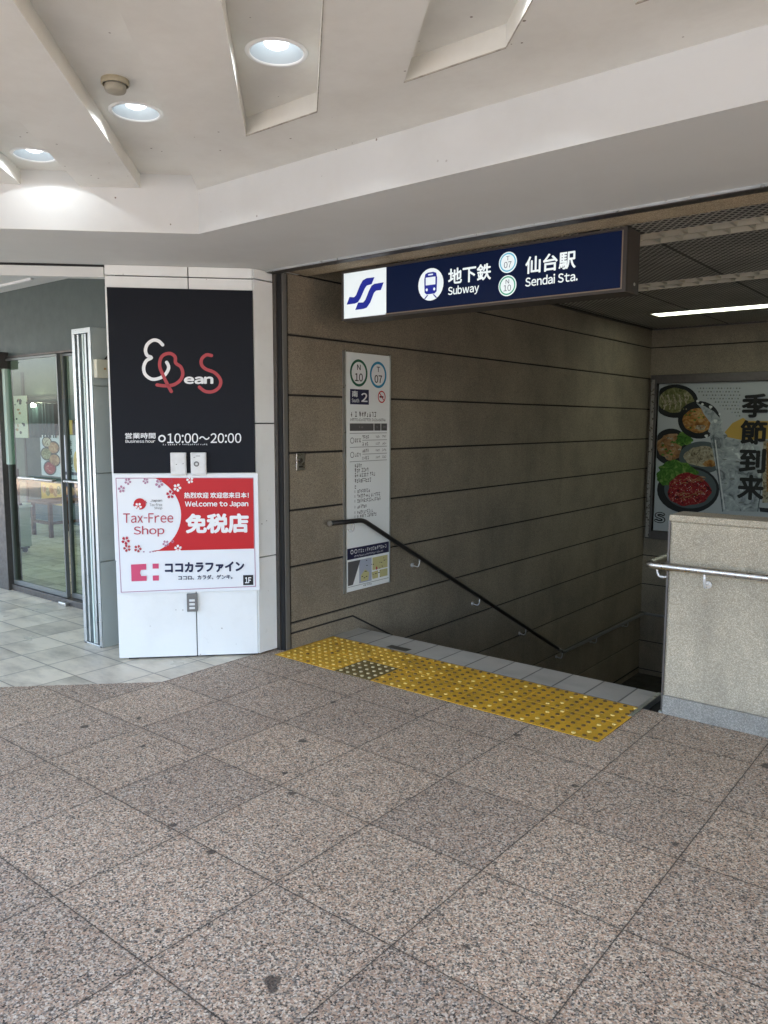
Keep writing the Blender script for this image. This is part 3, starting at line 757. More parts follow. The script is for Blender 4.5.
def flower(x, y, r_, mt, lay=3.3, rot=0, open_=False):
    a.new()
    for i in range(5):
        an = rot+2*math.pi*i/5; dx, dy = math.cos(an), math.sin(an); px, py = -dy, dx
        a.shape('blossom', mt, lay+.06*i, [(x+dx*r_*.18, y+dy*r_*.18), (x+dx*r_*.6+px*r_*.33, y+dy*r_*.6+py*r_*.33), (x+dx*r_+px*r_*.16, y+dy*r_+py*r_*.16), (x+dx*r_*.84, y+dy*r_*.84), (x+dx*r_-px*r_*.16, y+dy*r_-py*r_*.16), (x+dx*r_*.6-px*r_*.33, y+dy*r_*.6-py*r_*.33)])
a.shape('emblem', 'red', 3, [(183+27*math.cos(t_*.2618), 155+25*math.sin(t_*.2618)) for t_ in range(24)])
flower(176, 165, 17, 'white', 3.5, .3); flower(206, 148, 9, 'darkred', 4.2, .2); flower(158, 160, 6, 'darkred', 4.3)
for (x, y, r_, mt, ro) in ((270, 66, 20, 'pinkline', .3), (319, 114, 20, 'darkred', .9), (350, 84, 19, 'white', .1), (319, 55, 14, 'darkred', .5), (407, 50, 17, 'white', .7), (118, 315, 20, 'darkred', .2),
                      (124, 349, 18, 'logored', .6), (171, 352, 18, 'logored', .1), (295, 331, 16, 'pinkline', .4), (349, 354, 18, 'white', .9), (132, 57, 16, 'pinkline', .2), (210, 55, 14, 'pinkline', .5), (104, 90, 17, 'pinkline', .8), (325, 322, 8, 'pinkline', .3)): flower(x, y, r_, mt, 3.2, ro)
for (x, y) in ((197, 366), (225, 368), (238, 366)): a.disc('blossom', 'pinkline', 3, x, y, 4, 3, 8)
a.done()
M['plategrey'] = mat('grey_metal_plate', (.20, .20, .19), .4, .5)
# metal key plate on the column
c = on(187.5, 611, A_, N_); d = on(197.5, 593, A_, N_)
ua, ub_ = (c-A_).dot(U_), (d-A_).dot(U_)
t = thing('key_plate', tuple(chf((ua+ub_)/2, 0, c.z)), 'small steel key switch plate under the tax-free sign', 'switch plate')
emit('plate', MB().box(ua, ub_, .0005, .026, c.z, d.z, chf), 'plategrey', t, bevel=.003)
mk = MB()
for i in range(3): mk.box(ua+.016, ub_-.016, .026, .030, c.z+.018+i*.026, c.z+.034+i*.026, chf)
emit('key_switch', mk, 'plastic', t, bevel=.002)

# ================================================================== SHOP ENTRANCE (left)
YD = 3.535
en = thing('shop_entrance', (-6, YD, 0), 'grey green shop front above the glass doors, left of the column', 'shop front')
D_ = Vector((-1, -1, 0)).normalized()
def lf(s, d, z_): return Vector((-4.625, 2.875, 0))+D_*s+Vector((-D_.y, D_.x, 0))*(-d)+Vector((0, 0, z_))
emit('lintel', MB().box(0, 6.2, .0, .07, 2.52, 2.583, lf), 'soffit', en)
emit('lintel_gap', MB().box(0, 6.2, .012, .06, 2.583, 2.6, lf), 'seal', en)
emit('transom_panel', MB().box(-12, -4.6, YD, YD+.06, 2.20, 2.95), 'transom', en)
emit('door_header', MB().box(-12, -5.0, YD-.02, YD+.07, 2.18, 2.198), 'darksteel', en)
emit('vestibule_ceiling', MB().tris([[(-4.7, 2.88), (-4.7, YD), (-12, YD), (-12, -1.6), (-9.1, -.8)]], lambda a_, b_: Vector((a_, b_, 2.78))), 'soffit', en)
emit('ceiling_trim', MB().box(-7.6, -6.42, 3.32, 3.345, 2.76, 2.779), mat('white_trim', (.8, .8, .78), .4, 0, (1, 1, .95), .0), en)
emit('door_track', MB().box(-12, -4.97, YD-.05, YD+.09, .0, .055), 'darksteel', en, bevel=.003)
jb = on(1, 480, (0, YD, 0), (0, 1, 0)).x; jb2 = on(11.5, 480, (0, YD, 0), (0, 1, 0)).x
emit('jamb', MB().box(jb, jb2, YD-.08, YD+.06, 0, 2.085), 'darksteel', en, bevel=.003)
emit('jamb_edge', MB().box(jb-.05, jb-.005, YD-.085, YD+.04, 0, 2.085), 'alu', en)
emit('jamb_strip', MB().box(jb2+.002, jb2+.055, YD-.04, YD+.02, 1.2, 2.085), mat('green_edge_glass', (.55, .68, .58), .2), en)
emit('clamp', MB().box(-7.52, -7.31, YD-.12, YD+.02, 2.085, 2.235), 'darksteel', en, bevel=.005)
emit('clamp_band', MB().box(-7.53, -7.30, YD-.125, YD-.1, 2.145, 2.155), 'seal', en)
def leaf(x0, x1, y, lab, hx):
    t = thing('glass_door', ((x0+x1)/2, y, .06), lab, 'glass door', 'sliding glass doors')
    f_ = MB().box(x0, x0+.018, y-.018, y+.018, .058, 2.175).box(x1-.018, x1, y-.018, y+.018, .058, 2.175).box(x0+.018, x1-.018, y-.018, y+.018, .058, .10).box(x0+.018, x1-.018, y-.018, y+.018, 2.155, 2.175)
    emit('frame', f_, 'doorframe', t, bevel=.002)
    emit('pane', MB().box(x0+.018, x1-.018, y-.004, y+.004, .10, 2.155), 'glass', t)
    emit('handle', MB().tube([(hx[0], y-.06, 1.09), (hx[1], y-.06, 1.09)], .013).tube([(hx[0]+.04, y-.06, 1.09), (hx[0]+.04, y-.015, 1.09)], .009).tube([(hx[1]-.04, y-.06, 1.09), (hx[1]-.04, y-.015, 1.09)], .009), 'steel', t)
leaf(jb2+.005, -6.40, YD-.012, 'left hand glass door leaf beside the dark jamb, with a bar handle', (-7.08, -6.47))
leaf(-6.395, -5.0, YD+.03, 'right hand glass door leaf running behind the aluminium door post', (-6.36, -5.9))
leaf(-9.6, jb-.055, YD+.01, 'glass panel left of the dark door jamb at the photo edge', (-8.9, -8.5))
emit('floor_catch', MB().box(-6.45, -6.33, YD-.09, YD-.05, 0, .03), 'steel', en, bevel=.006)
# door post (pilaster) with aluminium channels
dp = thing('door_post', (-5.07, 3.2, 0), 'freestanding grey door post with aluminium channels, left of the column', 'door post')
X0, X1, Y0, Y1 = -5.188, -4.948, 2.958, 3.52
for z0, z1 in ((.0, .617), (.623, 1.24), (1.246, 1.842), (1.848, 2.24)):
    emit('side_panel', MB().box(X1-.03, X1, Y0+.01, Y1, z0, z1), 'greyclad', dp, bevel=.003)
emit('post_core', MB().box(X0+.03, X1-.03, Y0+.04, Y1, 0, 2.21), 'greyclad', dp)
emit('frame', MB().box(X0, X0+.035, Y0, Y0+.1, 0, 2.205).box(X1-.035, X1-.001, Y0, Y0+.01, 0, 2.205).box(X0, X1-.001, Y0, Y1, 2.205, 2.24).box(X0, X1, Y0, Y0+.02, 0, .012), 'alu', dp, bevel=.002)
f_ = MB()
for i, (xa, wd) in enumerate(((X0+.06, .02), (X0+.105, .016), (X0+.15, .022), (X0+.185, .012))): f_.box(xa, xa+wd, Y0+.006+.01*(i % 2), Y0+.055, .018, 2.2)
emit('channel', f_, 'alu', dp)
emit('glass_edge', MB().box(X0+.128, X0+.143, Y0+.002, Y0+.05, .018, 2.2), mat('pale_green_edge', (.62, .74, .68), .15), dp)
emit('door_seal', MB().box(X0-.004, X0, Y0+.1, Y1, 0, 2.2), 'darksteel', dp)
t = thing('control_box', (-4.94, 3.0, 1.9), 'small cream control box on the side of the grey door post', 'control box')
emit('housing', MB().box(-4.948+.001, -4.905, 2.972, 3.085, 1.9, 2.025), 'cream', t, bevel=.004)
emit('button', MB().box(-4.905, -4.900, 3.025, 3.04, 1.955, 1.968), mat('orange_button', (.5, .3, .12), .4), t)
emit('cable', MB().tube([(-4.93, 3.05, 2.025), (-4.93, 3.09, 2.07), (-4.93, 3.2, 2.16), (-4.93, 3.3, 2.22)], .006).tube([(-4.94, 3.07, 2.025), (-4.94, 3.13, 2.06), (-4.94, 3.25, 2.14), (-4.94, 3.35, 2.2)], .005), 'rubber', t)

# shop interior
YI = 6.4
sw = thing('shop_room', (-9, 6, 0), 'dim shop interior walls seen through the glass doors', 'room')
emit('back_wall_panel', MB().box(-16, -4.1, YI, YI+.1, 0, 2.9), 'shopwall', sw)
emit('dark_dado', MB().box(-16, -4.1, YI-.012, YI, .0, .09), 'shopdark', sw)
emit('glazed_panel', MB().box(-12.75, -10.8, YI-.02, YI-.001, .1, 1.95), 'shopdark', sw)
emit('glazed_frame', MB().box(-12.80, -12.74, YI-.03, YI-.001, .09, 2.4).box(-11.62, -11.56, YI-.035, YI-.021, .1, 2.4).box(-12.74, -10.8, YI-.03, YI-.001, 1.95, 2.0), 'darksteel', sw)
emit('side_wall', MB().box(-16.1, -16, 3.5, 6.5, 0, 2.9).box(-4.6, -4.1, 3.8, 6.5, 0, 2.9), 'shopwall', sw)
emit('room_ceiling', MB().box(-16, -4.1, YD+.06, YI, 2.7, 2.76), 'soffit', sw)
al = bpy.data.lights.new('shop_fill', 'AREA'); al.shape = 'RECTANGLE'; al.size = 5; al.size_y = 1.2; al.energy = 4; al.color = (1, .93, .75)
ao = bpy.data.objects.new('shop_fill', al); col.objects.link(ao); ao.location = (-9.5, 5.0, 2.69)  # unseen area light added to brighten the shop interior
t = thing('wall_lamp', (-12.3, 6.3, 1.87), 'small glowing round lamp inside the dark shop', 'lamp')
emit('globe', MB().lathe([(.001, .035), (.025, .025), (.033, 0), (.025, -.025), (.001, -.035)], (-12.2, 6.25, 1.86), 16), 'warm', t)
emit('bracket', MB().box(-12.22, -12.18, 6.3, 6.38, 1.84, 1.88), 'darksteel', t)
def iw(px, py): return on(px, py, (0, YI-.06, 0), (0, 1, 0))
# posters in the shop
def inposter(name, lab, c0, c1, base, deco):
    p0, p1 = iw(*c0), iw(*c1); t = thing(name, (p0.x, YI-.05, p1.z), lab, 'poster', 'posters inside the shop')
    emit('sheet', MB().box(min(p0.x, p1.x), max(p0.x, p1.x), YI-.055, YI-.04, p1.z, p0.z), base, t)
    a_ = Art(lambda u, v: Vector((p0.x+(p1.x-p0.x)*u, YI-.055, p0.z+(p1.z-p0.z)*v)), (0, -1, 0), t); deco(a_); a_.done()
M['foodbrown'] = food('brown_food', [(.3, (.16, .07, .03)), (.5, (.42, .22, .1)), (.7, (.6, .42, .25))], 8)
M['foodred'] = food('raw_meat', [(.38, (.05, .004, .006)), (.46, (.40, .02, .03)), (.53, (.20, .008, .012)), (.60, (.55, .10, .09)), (.68, (.72, .45, .38))], 9, 6, 3.5)
M['foodgreen'] = food('lettuce', [(.3, (.02, .07, .01)), (.5, (.08, .22, .03)), (.75, (.30, .46, .12))], 11, 5, 2)
M['foodorange'] = food('curry', [(.35, (.20, .08, .02)), (.52, (.48, .22, .06)), (.68, (.66, .44, .2))], 11, 5, 1.5)
M['noodle'] = food('noodles', [(.35, (.10, .07, .04)), (.5, (.42, .36, .25)), (.75, (.66, .6, .48))], 7, 4, 4)
M['greensoup'] = food('herb_soup', [(.3, (.05, .07, .02)), (.5, (.2, .2, .08)), (.72, (.5, .46, .3))], 10, 4, 2.5)
M['icy'] = food('frothy_glass', [(.34, (.14, .16, .18)), (.46, (.38, .41, .44)), (.6, (.52, .56, .59)), (.70, (.86, .9, .9))], 7, 6, 1.8)
M['gold'] = mat('gold_print', (.62, .40, .09), .5)
M['postergrey'] = mat('poster_grey', (.56, .585, .62), .5)
M['bowl'] = mat('dark_bowl_print', (.022, .024, .028), .45)
M['bowlgrey'] = mat('grey_plate_print', (.10, .125, .135), .45)
def d1(a_):
    for (x, y, r_, m_) in ((.35, .17, .17, 'noodle'), (.68, .3, .2, 'foodbrown'), (.3, .46, .2, 'greensoup'), (.7, .6, .2, 'foodbrown'), (.45, .8, .22, 'foodred')):
        a_.disc('bowl', 'bowl', 1, x, y, r_*1.5, r_*.82); a_.disc('food', m_, 2, x, y, r_*1.25, r_*.66)
inposter('food_poster', 'faint food poster inside the shop, above the yellow one on the left', (39.5, 435), (61, 477), 'postergrey', d1)
def d2(a_):
    for i, ch in enumerate('季節到来'): a_.text('lettering', 'black', 1, ch, .15, .1+i*.2+.17, .5, .1+i*.2, .04)
    a_.disc('food', 'gold', 1, .75, .6, .2, .25); a_.rect('band', 'navybox', 1, 0, .84, 1, .91)
inposter('season_poster', 'poster with vertical black lettering seen through the right hand glass door', (62.5, 435), (82, 480), 'postergrey', d2)
def d3(a_):
    for i in range(5): a_.disc('food', ('foodbrown', 'greensoup', 'foodorange')[i % 3], 1, .15+.18*i, .3+.12*(i % 2), .11, .2)
    a_.rect('band', 'gold', 1.5, .0, .72, 1, .97); a_.smudge('lettering', 'white', 2, .05, .92, .95, .76, .12)
inposter('menu_poster', 'yellowish menu poster with food rows above the wooden stool inside the shop', (40.5, 482), (62, 506), 'gold', d3)
inposter('menu_poster', 'dark menu poster with pale print at the right end inside the shop', (62.6, 482), (82, 505), 'navybox', lambda a_: (a_.smudge('lettering', 'gold', 1, .05, .95, .95, .8, .1), [a_.disc('food', 'foodbrown', 1, .2+.3*i, .4, .13, .2) for i in range(3)]))
inposter('yellow_sign', 'small yellow vertical sign above the lettered poster inside the shop', (65, 420), (72, 434.5), 'gold', lambda a_: a_.smudge('lettering', 'black', 1, .3, .9, .7, .1, .4))
# curtain, panel
p0, p1 = iw(29, 404), iw(57, 438)
t = thing('curtain', ((p0.x+p1.x)/2, YI-.05, p1.z), 'dark teal curtain hanging at the back of the shop above the food poster', 'curtain')
cv = MB(); nn_ = 40
for i in range(nn_):
    xa = p0.x+(p1.x-p0.x)*i/nn_; xb = p0.x+(p1.x-p0.x)*(i+1)/nn_; ya = YI-.05-.03*math.sin(i*1.3)-.01*math.sin(i*.5); yb_ = YI-.05-.03*math.sin((i+1)*1.3)-.01*math.sin((i+1)*.5)
    cv.poly([(xa, ya, p1.z), (xb, yb_, p1.z), (xb, yb_, p0.z), (xa, ya, p0.z)], True)
    cv.poly([(xa, ya+.006, p0.z), (xb, yb_+.006, p0.z), (xb, yb_+.006, p1.z), (xa, ya+.006, p1.z)], True)
emit('cloth', cv, mat('teal_cloth', (.05, .085, .09), .7), t)
emit('pole', MB().tube([(p0.x-.05, YI-.07, p0.z+.02), (p1.x+.05, YI-.07, p0.z+.02)], .015), 'darksteel', t)
def d4(a_):
    for i in range(14):
        x_, y_ = random.uniform(.08, .8), random.uniform(.05, .9); a_.disc('pattern', 'bowl' if i % 3 else 'foodbrown', 1+i*.1, x_, y_, random.uniform(.04, .12), random.uniform(.015, .05), 9)
inposter('wall_picture', 'cream wall picture with dark blotches at the left inside the shop', (13, 396), (28, 438), 'cream', d4)
# stool
t = thing('wooden_stool', (-10.6, 5.75, 0), 'dark wooden stool standing inside the shop behind the glass', 'stool')
sx0, sx1, sy0, sy1 = -10.80, -10.32, 5.46, 5.95
for (x_, y_) in ((sx0, sy0), (sx1, sy0), (sx0, sy1), (sx1, sy1)): emit('leg', MB().box(x_-.025, x_+.025, y_-.025, y_+.025, 0, .46), 'wood', t, bevel=.004)
emit('seat', MB().box(sx0-.05, sx1+.05, sy0-.05, sy1+.05, .46, .50), 'wood', t, bevel=.008)
emit('rail', MB().box(sx0+.025, sx1-.025, sy0-.015, sy0+.015, .18, .22).box(sx1-.015, sx1+.015, sy0+.025, sy1-.025, .18, .22), 'wood', t)
# cabinet on castors with a screen kiosk
t = thing('cabinet', (-9.75, 4.2, 0), 'pale cabinet on black castors behind the left glass', 'cabinet')
emit('body', MB().box(-10.0, -9.36, 3.85, 4.70, .075, .56), 'cabinet', t, bevel=.008)
emit('top', MB().box(-10.02, -9.34, 3.83, 4.72, .56, .585), 'plastic', t, bevel=.004)
emit('plinth', MB().box(-9.98, -9.38, 3.87, 4.68, .05, .074), 'rubber', t)
for (x_, y_) in ((-9.42, 4.64), (-9.42, 3.92), (-9.94, 4.64), (-9.94, 3.92)): emit('castor', MB().tube([(x_-.014, y_, .03), (x_+.014, y_, .03)], .03).box(x_-.01, x_+.01, y_-.01, y_+.01, .03, .06), 'rubber', t)
t = thing('ticket_screen', (-9.45, 4.5, .585), 'upright grey panel with a dark frame standing on the cabinet', 'display panel')
emit('panel', MB().box(-9.42, -9.40, 4.44, 4.58, .62, 1.0), mat('grey_screen', (.22, .27, .28), .3), t)
emit('frame', MB().box(-9.44, -9.421, 4.41, 4.61, .586, 1.03), 'rubber', t)
t = thing('tray', (-9.42, 4.6, .585), 'black tray with a white edge on top of the cabinet', 'tray')
emit('dish', MB().tube([(-9.5, 4.36, .60), (-9.4, 4.5, .605), (-9.36, 4.6, .60)], .014), 'rubber', t)
emit('handle', MB().tube([(-9.36, 4.6, .60), (-9.35, 4.7, .595)], .018), 'plastic', t)

# ================================================================== OVERHEAD SIGN
sn = thing('subway_sign', (-2.57, 4.07, 2.28), 'long lit navy subway sign hanging over the stair entrance', 'sign')
YF = 3.98
# pure box: x -3.565..-1.565, z 2.262..2.60
sx_0, sx_1, sz0, sz1 = -3.562, -1.612, 2.270, 2.592
emit('housing', MB().box(sx_0, sx_1, YF+.004, YF+.165, sz0, sz1), 'bronze', sn, bevel=.004)
emit('frame', MB().box(sx_0, sx_1, YF-.012, YF+.004, sz0, sz0+.014).box(sx_0, sx_1, YF-.012, YF+.004, sz1-.014, sz1).box(sx_0, sx_0+.012, YF-.012, YF+.004, sz0+.014, sz1-.014).box(sx_1-.02, sx_1, YF-.012, YF+.004, sz0+.014, sz1-.014), 'bronze', sn)
emit('white_face', MB().box(-3.55, -3.188, YF-.002, YF+.003, sz0+.014, sz1-.014), 'litwhite', sn)
emit('blue_face', MB().box(-3.188, sx_1-.02, YF-.003, YF+.003, sz0+.014, sz1-.014), 'litblue', sn)
emit('inner_edge', MB().box(sx_1-.028, sx_1-.02, YF-.010, YF-.003, sz0+.014, sz1-.014).box(-3.188, sx_1-.028, YF-.010, YF-.003, sz0+.014, sz0+.021), mat('bronze_edge', (.22, .17, .12), .4), sn)
emit('hanger', MB().box(-1.90, -1.81, YF+.03, YF+.10, sz1, 2.86).box(-3.3, -3.2, YF+.03, YF+.10, sz1, 2.86), 'bronze', sn)
emit('screw', MB().tube([(sx_1-.001, YF+.10, sz0+.05), (sx_1+.004, YF+.10, sz0+.05)], .008), 'steel', sn)
a = Art(lambda x_, z_: Vector((x_, YF-.0035, z_)), (0, -1, 0), sn)
L_ = lambda px, py: (lambda p: (p.x, p.z))(on(250+px/5.12, 230+py/5.12, (0, YF, 0), (0, 1, 0)))
a.shape('logo', 'logoblue', 1, [L_(*p) for p in ((640, 242), (625, 278), (600, 285), (590, 300), (568, 350), (555, 370), (540, 377), (497, 383), (512, 343), (535, 345), (545, 335), (565, 285), (580, 258), (600, 247))])
a.shape('logo', 'logoblue', 1, [L_(*p) for p in ((687, 268), (672, 308), (648, 311), (637, 322), (618, 372), (600, 398), (585, 404), (541, 410), (556, 372), (582, 371), (593, 358), (612, 310), (625, 285), (640, 276))])
a.disc('train_symbol', 'litwhite', 1, -2.84, 2.435, .094, .096)
bx = -2.84
a.shape('train_symbol', 'logoblue', 2, [(bx-.045, 2.39), (bx-.048, 2.47), (bx-.04, 2.50), (bx-.02, 2.507), (bx+.02, 2.507), (bx+.04, 2.50), (bx+.048, 2.47), (bx+.045, 2.39), (bx+.03, 2.378), (bx-.03, 2.378)])
a.rect('train_symbol', 'litwhite', 3, bx-.036, 2.432, bx+.036, 2.478); a.rect('train_symbol', 'litwhite', 3, bx-.018, 2.489, bx+.018, 2.497)
for s_ in (-1, 1):
    a.disc('train_symbol', 'litwhite', 3, bx+s_*.028, 2.405, .008, .009, 12)
    a.shape('train_symbol', 'logoblue', 2, [(bx+s_*.016, 2.374), (bx+s_*.026, 2.374), (bx+s_*.05, 2.352), (bx+s_*.038, 2.352)])
a.text('lettering', 'litwhite', 1, '地下鉄', -2.712, 2.418, -2.415, 2.512, .022)
a.text('lettering', 'litwhite', 1, 'Subway', -2.712, 2.345, -2.495, 2.408, .018)
a.text('lettering', 'litwhite', 1, '仙台駅', -2.195, 2.421, -1.893, 2.515, .022)
a.text('lettering', 'litwhite', 1, 'Sendai Sta.', -2.193, 2.353, -1.88, 2.405, .018)
for (cx, cz, rc, s1_, s2_) in ((-2.307, 2.500, 'litcyan', 'T', '07'), (-2.307, 2.372, 'litgreen', 'N', '10')):
    a.disc('line_symbol', 'litwhite', 1, cx, cz, .058); a.ring('line_symbol', rc, 2, cx, cz, .052, .052, .008)
    a.text('lettering', 'navy', 2, s1_, cx-.011, cz+.011, cx+.011, cz+.034, .0); a.text('lettering', 'navy', 2, s2_, cx-.024, cz-.03, cx+.024, cz+.004, .0)
a.done()

# ================================================================== INFORMATION BOARD (on the side wall)
ib = thing('information_board', (XW+.01, 4.62, .31), 'tall white station information board with timetable and map on the concrete wall', 'notice board')
by0, by1, bz0, bz1 = 4.36, 4.885, .312, 2.118
emit('board', MB().box(XW+.001, XW+.022, by0, by1, bz0, bz1), 'board', ib, bevel=.003)
emit('frame', MB().box(XW+.002, XW+.027, by0-.012, by0, bz0-.006, bz1+.006).box(XW+.002, XW+.027, by1, by1+.008, bz0-.006, bz1+.006), 'alu', ib)
def bpt(px, py):      # pixel of the photo on the board -> (u, z)
    p = on(px, py, (XW+.022, 0, 0), (1, 0, 0)); return p.y, p.z
a = Art(lambda y_, z_: Vector((XW+.022, y_, z_)), (1, 0, 0), ib)
zz = lambda x_, y_: (330+x_*.127, 340+y_*.127)      # first enlarged crop
z5 = lambda x_, y_: (330+x_*.1367, 460+y_*.1367)    # second one
def B4(x_, y_): return bpt(*zz(x_, y_))
def B5(x_, y_): return bpt(*z5(x_, y_))
for (cx, cy, mt, l1, l2, dk) in ((225, 260, 'green', 'N', '10', 'black'), (378, 275, 'cyan', 'T', '07', 'black')):
    u, v = B4(cx, cy); a.disc('line_symbol', 'white', 1, u, v, .098, .098); a.ring('line_symbol', mt, 2, u, v, .101, .101, .019)
    a.text('lettering', dk, 2, l1, u-.02, v+.022, u+.02, v+.062, .012); a.text('lettering', dk, 2, l2, u-.045, v-.062, u+.045, v-.002, .012)
(ua, va), (ub_, vb) = B4(157, 385), B4(305, 510)
a.rect('exit_box', 'navybox', 1, ua, vb, ub_, va)
a.text('lettering', 'white', 2, '南', ua+.02, vb+.055, ua+.085, va-.012, .02); a.text('lettering', 'white', 2, 'South', ua+.018, vb+.015, ua+.1, vb+.045, .01)
a.text('lettering', 'white', 2, '2', ua+.125, vb+.02, ub_-.018, va-.025, .02)
u, v = B4(405, 448); a.disc('no_smoking_symbol', 'white', 1, u, v, .045); a.ring('no_smoking_symbol', 'red', 2.2, u, v, .047, .047, .009); a.stroke('no_smoking_symbol', 'red', 2.6, [(u-.03, v+.03), (u+.03, v-.03)], .008, False)
a.rect('no_smoking_symbol', 'black', 1.6, u-.026, v-.006, u+.022, v+.006)
(u1_, v1_), (u2_, v2_) = B4(155, 605), B4(362, 578); a.smudge('small_print', 'black', 1, by0+.055, v1_, by0+.36, v1_+.04, .03)
v_ = B4(155, 628)[1]; a.smudge('small_print', 'greyprint', 1, by0+.05, v_-.01, by0+.47, v_+.012, .012)
vt, vb_ = B4(150, 657)[1], B4(150, 716)[1]
for (x0, x1) in ((.045, .325), (.332, .41), (.417, .49)): a.rect('table_header', 'greyprint', 1, by0+x0, vb_, by0+x1, vt)
for (x0, x1) in ((.15, .21), (.35, .39), (.435, .475)): a.smudge('small_print', 'midgrey', 2, by0+x0, (vt+vb_)/2-.008, by0+x1, (vt+vb_)/2+.008, .014)
for yy, x0 in ((735, .045), (790, .19), (846, .045), (900, .19), (960, .045)):
    v_ = B4(150 if x0 < .1 else 240, yy)[1]; a.rect('rule', 'midgrey', 1, by0+x0, v_-.002, by0+.49, v_+.002)
for yy in (763, 818, 872, 928):
    v_ = B4(250, yy)[1]
    a.smudge('small_print', 'black', 1, by0+.19, v_-.013, by0+.27, v_+.013, .02)
    for x0 in (.35, .43): a.smudge('small_print', 'greyprint', 1, by0+x0, v_-.009, by0+x0+.05, v_+.009, .013)
for yy in (792, 905):
    v_ = B4(170, yy)[1]; a.ring('rule', 'black', 1, by0+.072, v_, .022, .022, .004); a.smudge('small_print', 'black', 1, by0+.10, v_-.014, by0+.175, v_+.014, .026)
for yy, ln, cell in ((42, .09, .022), (76, .17, .022), (110, .24, .022), (152, .19, .022), (195, .02, .02)):
    v_ = B5(195, yy)[1]; a.smudge('small_print', 'black', 1, by0+.10, v_-.016, by0+.10+ln, v_+.016, cell)
for yy, ln in ((230, .16), (265, .27), (300, .28), (343, .11), (383, .2), (413, .23)):
    v_ = B5(195, yy)[1]; a.rect('small_print', 'black', 1, by0+.10, v_-.01, by0+.104, v_+.01); a.smudge('small_print', 'black', 1, by0+.13, v_-.014, by0+.13+ln, v_+.014, .019)
vt, vb_ = .648, .562
a.rect('map_header', 'navybox', 1, by0+.012, vb_, by1-.006, vt)
for i in range(2): a.ring('small_print', 'white', 2, by0+.065+.045*i, vt-.03, .017, .017, .005)
a.smudge('small_print', 'white', 2, by0+.14, vt-.045, by0+.48, vt-.018, .025); a.smudge('small_print', 'white', 2, by0+.09, vb_+.012, by0+.44, vb_+.026, .012)
mz0, mz1 = .352, .552
a.rect('map', 'board', 1, by0+.012, mz0, by1-.006, mz1)
M['mapyellow'] = mat('map_yellow', (.55, .52, .25), .5); M['mapblue'] = mat('map_grey_blue', (.40, .44, .52), .5)
a.rect('map', 'mapblue', 1.4, by0+.15, mz0+.01, by0+.30, mz1-.006)
a.shape('map', 'greyprint', 2, [(by0+.018, mz0+.01), (by0+.075, mz0+.01), (by0+.165, mz1-.006), (by0+.018, mz1-.006)])
for q_ in ([(.31, .09), (.5, .09), (.5, .19), (.31, .19)], [(.31, .02), (.38, .02), (.38, .08), (.30, .075)], [(.40, .02), (.5, .02), (.5, .08), (.40, .08)], [(.17, .02), (.26, .02), (.27, .08), (.22, .11), (.17, .07)]):
    a.shape('map', 'mapyellow', 2, [(by0+x_, mz0+z_) for x_, z_ in q_])
for i in range(22): 
    x_, z_ = by0+random.uniform(.16, .49), mz0+random.uniform(.02, .18); a.rect('map', 'black', 3, x_, z_, x_+random.uniform(.006, .02), z_+.006)
a.disc('map', 'darkred', 3.4, by0+.36, mz0+.1, .009, .014, 10)
a.rect('rule', 'greyprint', 1.2, by0+.02, mz0-.003, by1-.01, mz0); a.smudge('small_print', 'black', 1, by0+.2, mz0-.022, by0+.3, mz0-.008, .012)
a.done()

# steel socket plate on the wall
t = thing('wall_plate', (XW+.005, 3.9, 1.26), 'small steel switch plate on the concrete wall left of the board', 'switch plate')
emit('plate', MB().box(XW+.0005, XW+.014, 3.856, 3.936, 1.265, 1.385), 'steel', t, bevel=.003)
emit('key_switch', MB().tube([(XW+.014, 3.896, 1.335), (XW+.019, 3.896, 1.335)], .016).box(XW+.014, XW+.017, 3.876, 3.916, 1.285, 1.297), 'darksteel', t)

# ================================================================== HANDRAILS
def bend(pts, r_, n_=6):
    """round the corners of a polyline"""
    P = [Vector(p) for p in pts]; out = [P[0]]
    for k in range(1, len(P)-1):
        a_, b_ = (P[k-1]-P[k]), (P[k+1]-P[k]); d_ = min(r_, a_.length/2.1, b_.length/2.1); p0 = P[k]+a_.normalized()*d_; p1 = P[k]+b_.normalized()*d_
        for i in range(n_+1):
            t_ = i/n_; out.append((1-t_)**2*p0+2*t_*(1-t_)*P[k]+t_*t_*p1)
    return out+[P[-1]]
hr = thing('handrail', (XW+.08, 6.3, -1.9), 'dark wall handrail running down the stairs along the concrete wall', 'handrail')
XR = -3.82
R0, R1, R2, R3, R4 = (XR, 4.125, .872), (XR, 4.49, .862), (XR, 7.94, -.955), (XR, YB-.085, -1.01), (XP+1.5, YB-.085, -1.01)
emit('rail', MB().tube(bend([R0, R1, R2], .05), .018), 'blackrail', hr, label='black sloping rail')
emit('lower_rail', MB().tube(bend([(XR, 7.93, -.950), (XR, 8.02, -.985), R3, R4], .06), .018), 'railgrey', hr)
emit('end_cap', MB().tube([(XR, 4.112, .872), (XR, 4.127, .872)], .019), 'steel', hr)
emit('elbow', MB().tube([(XR, 7.86, -.913), (XR, 7.94, -.957), (XR, 8.02, -.987)], .0195), 'steel', hr)
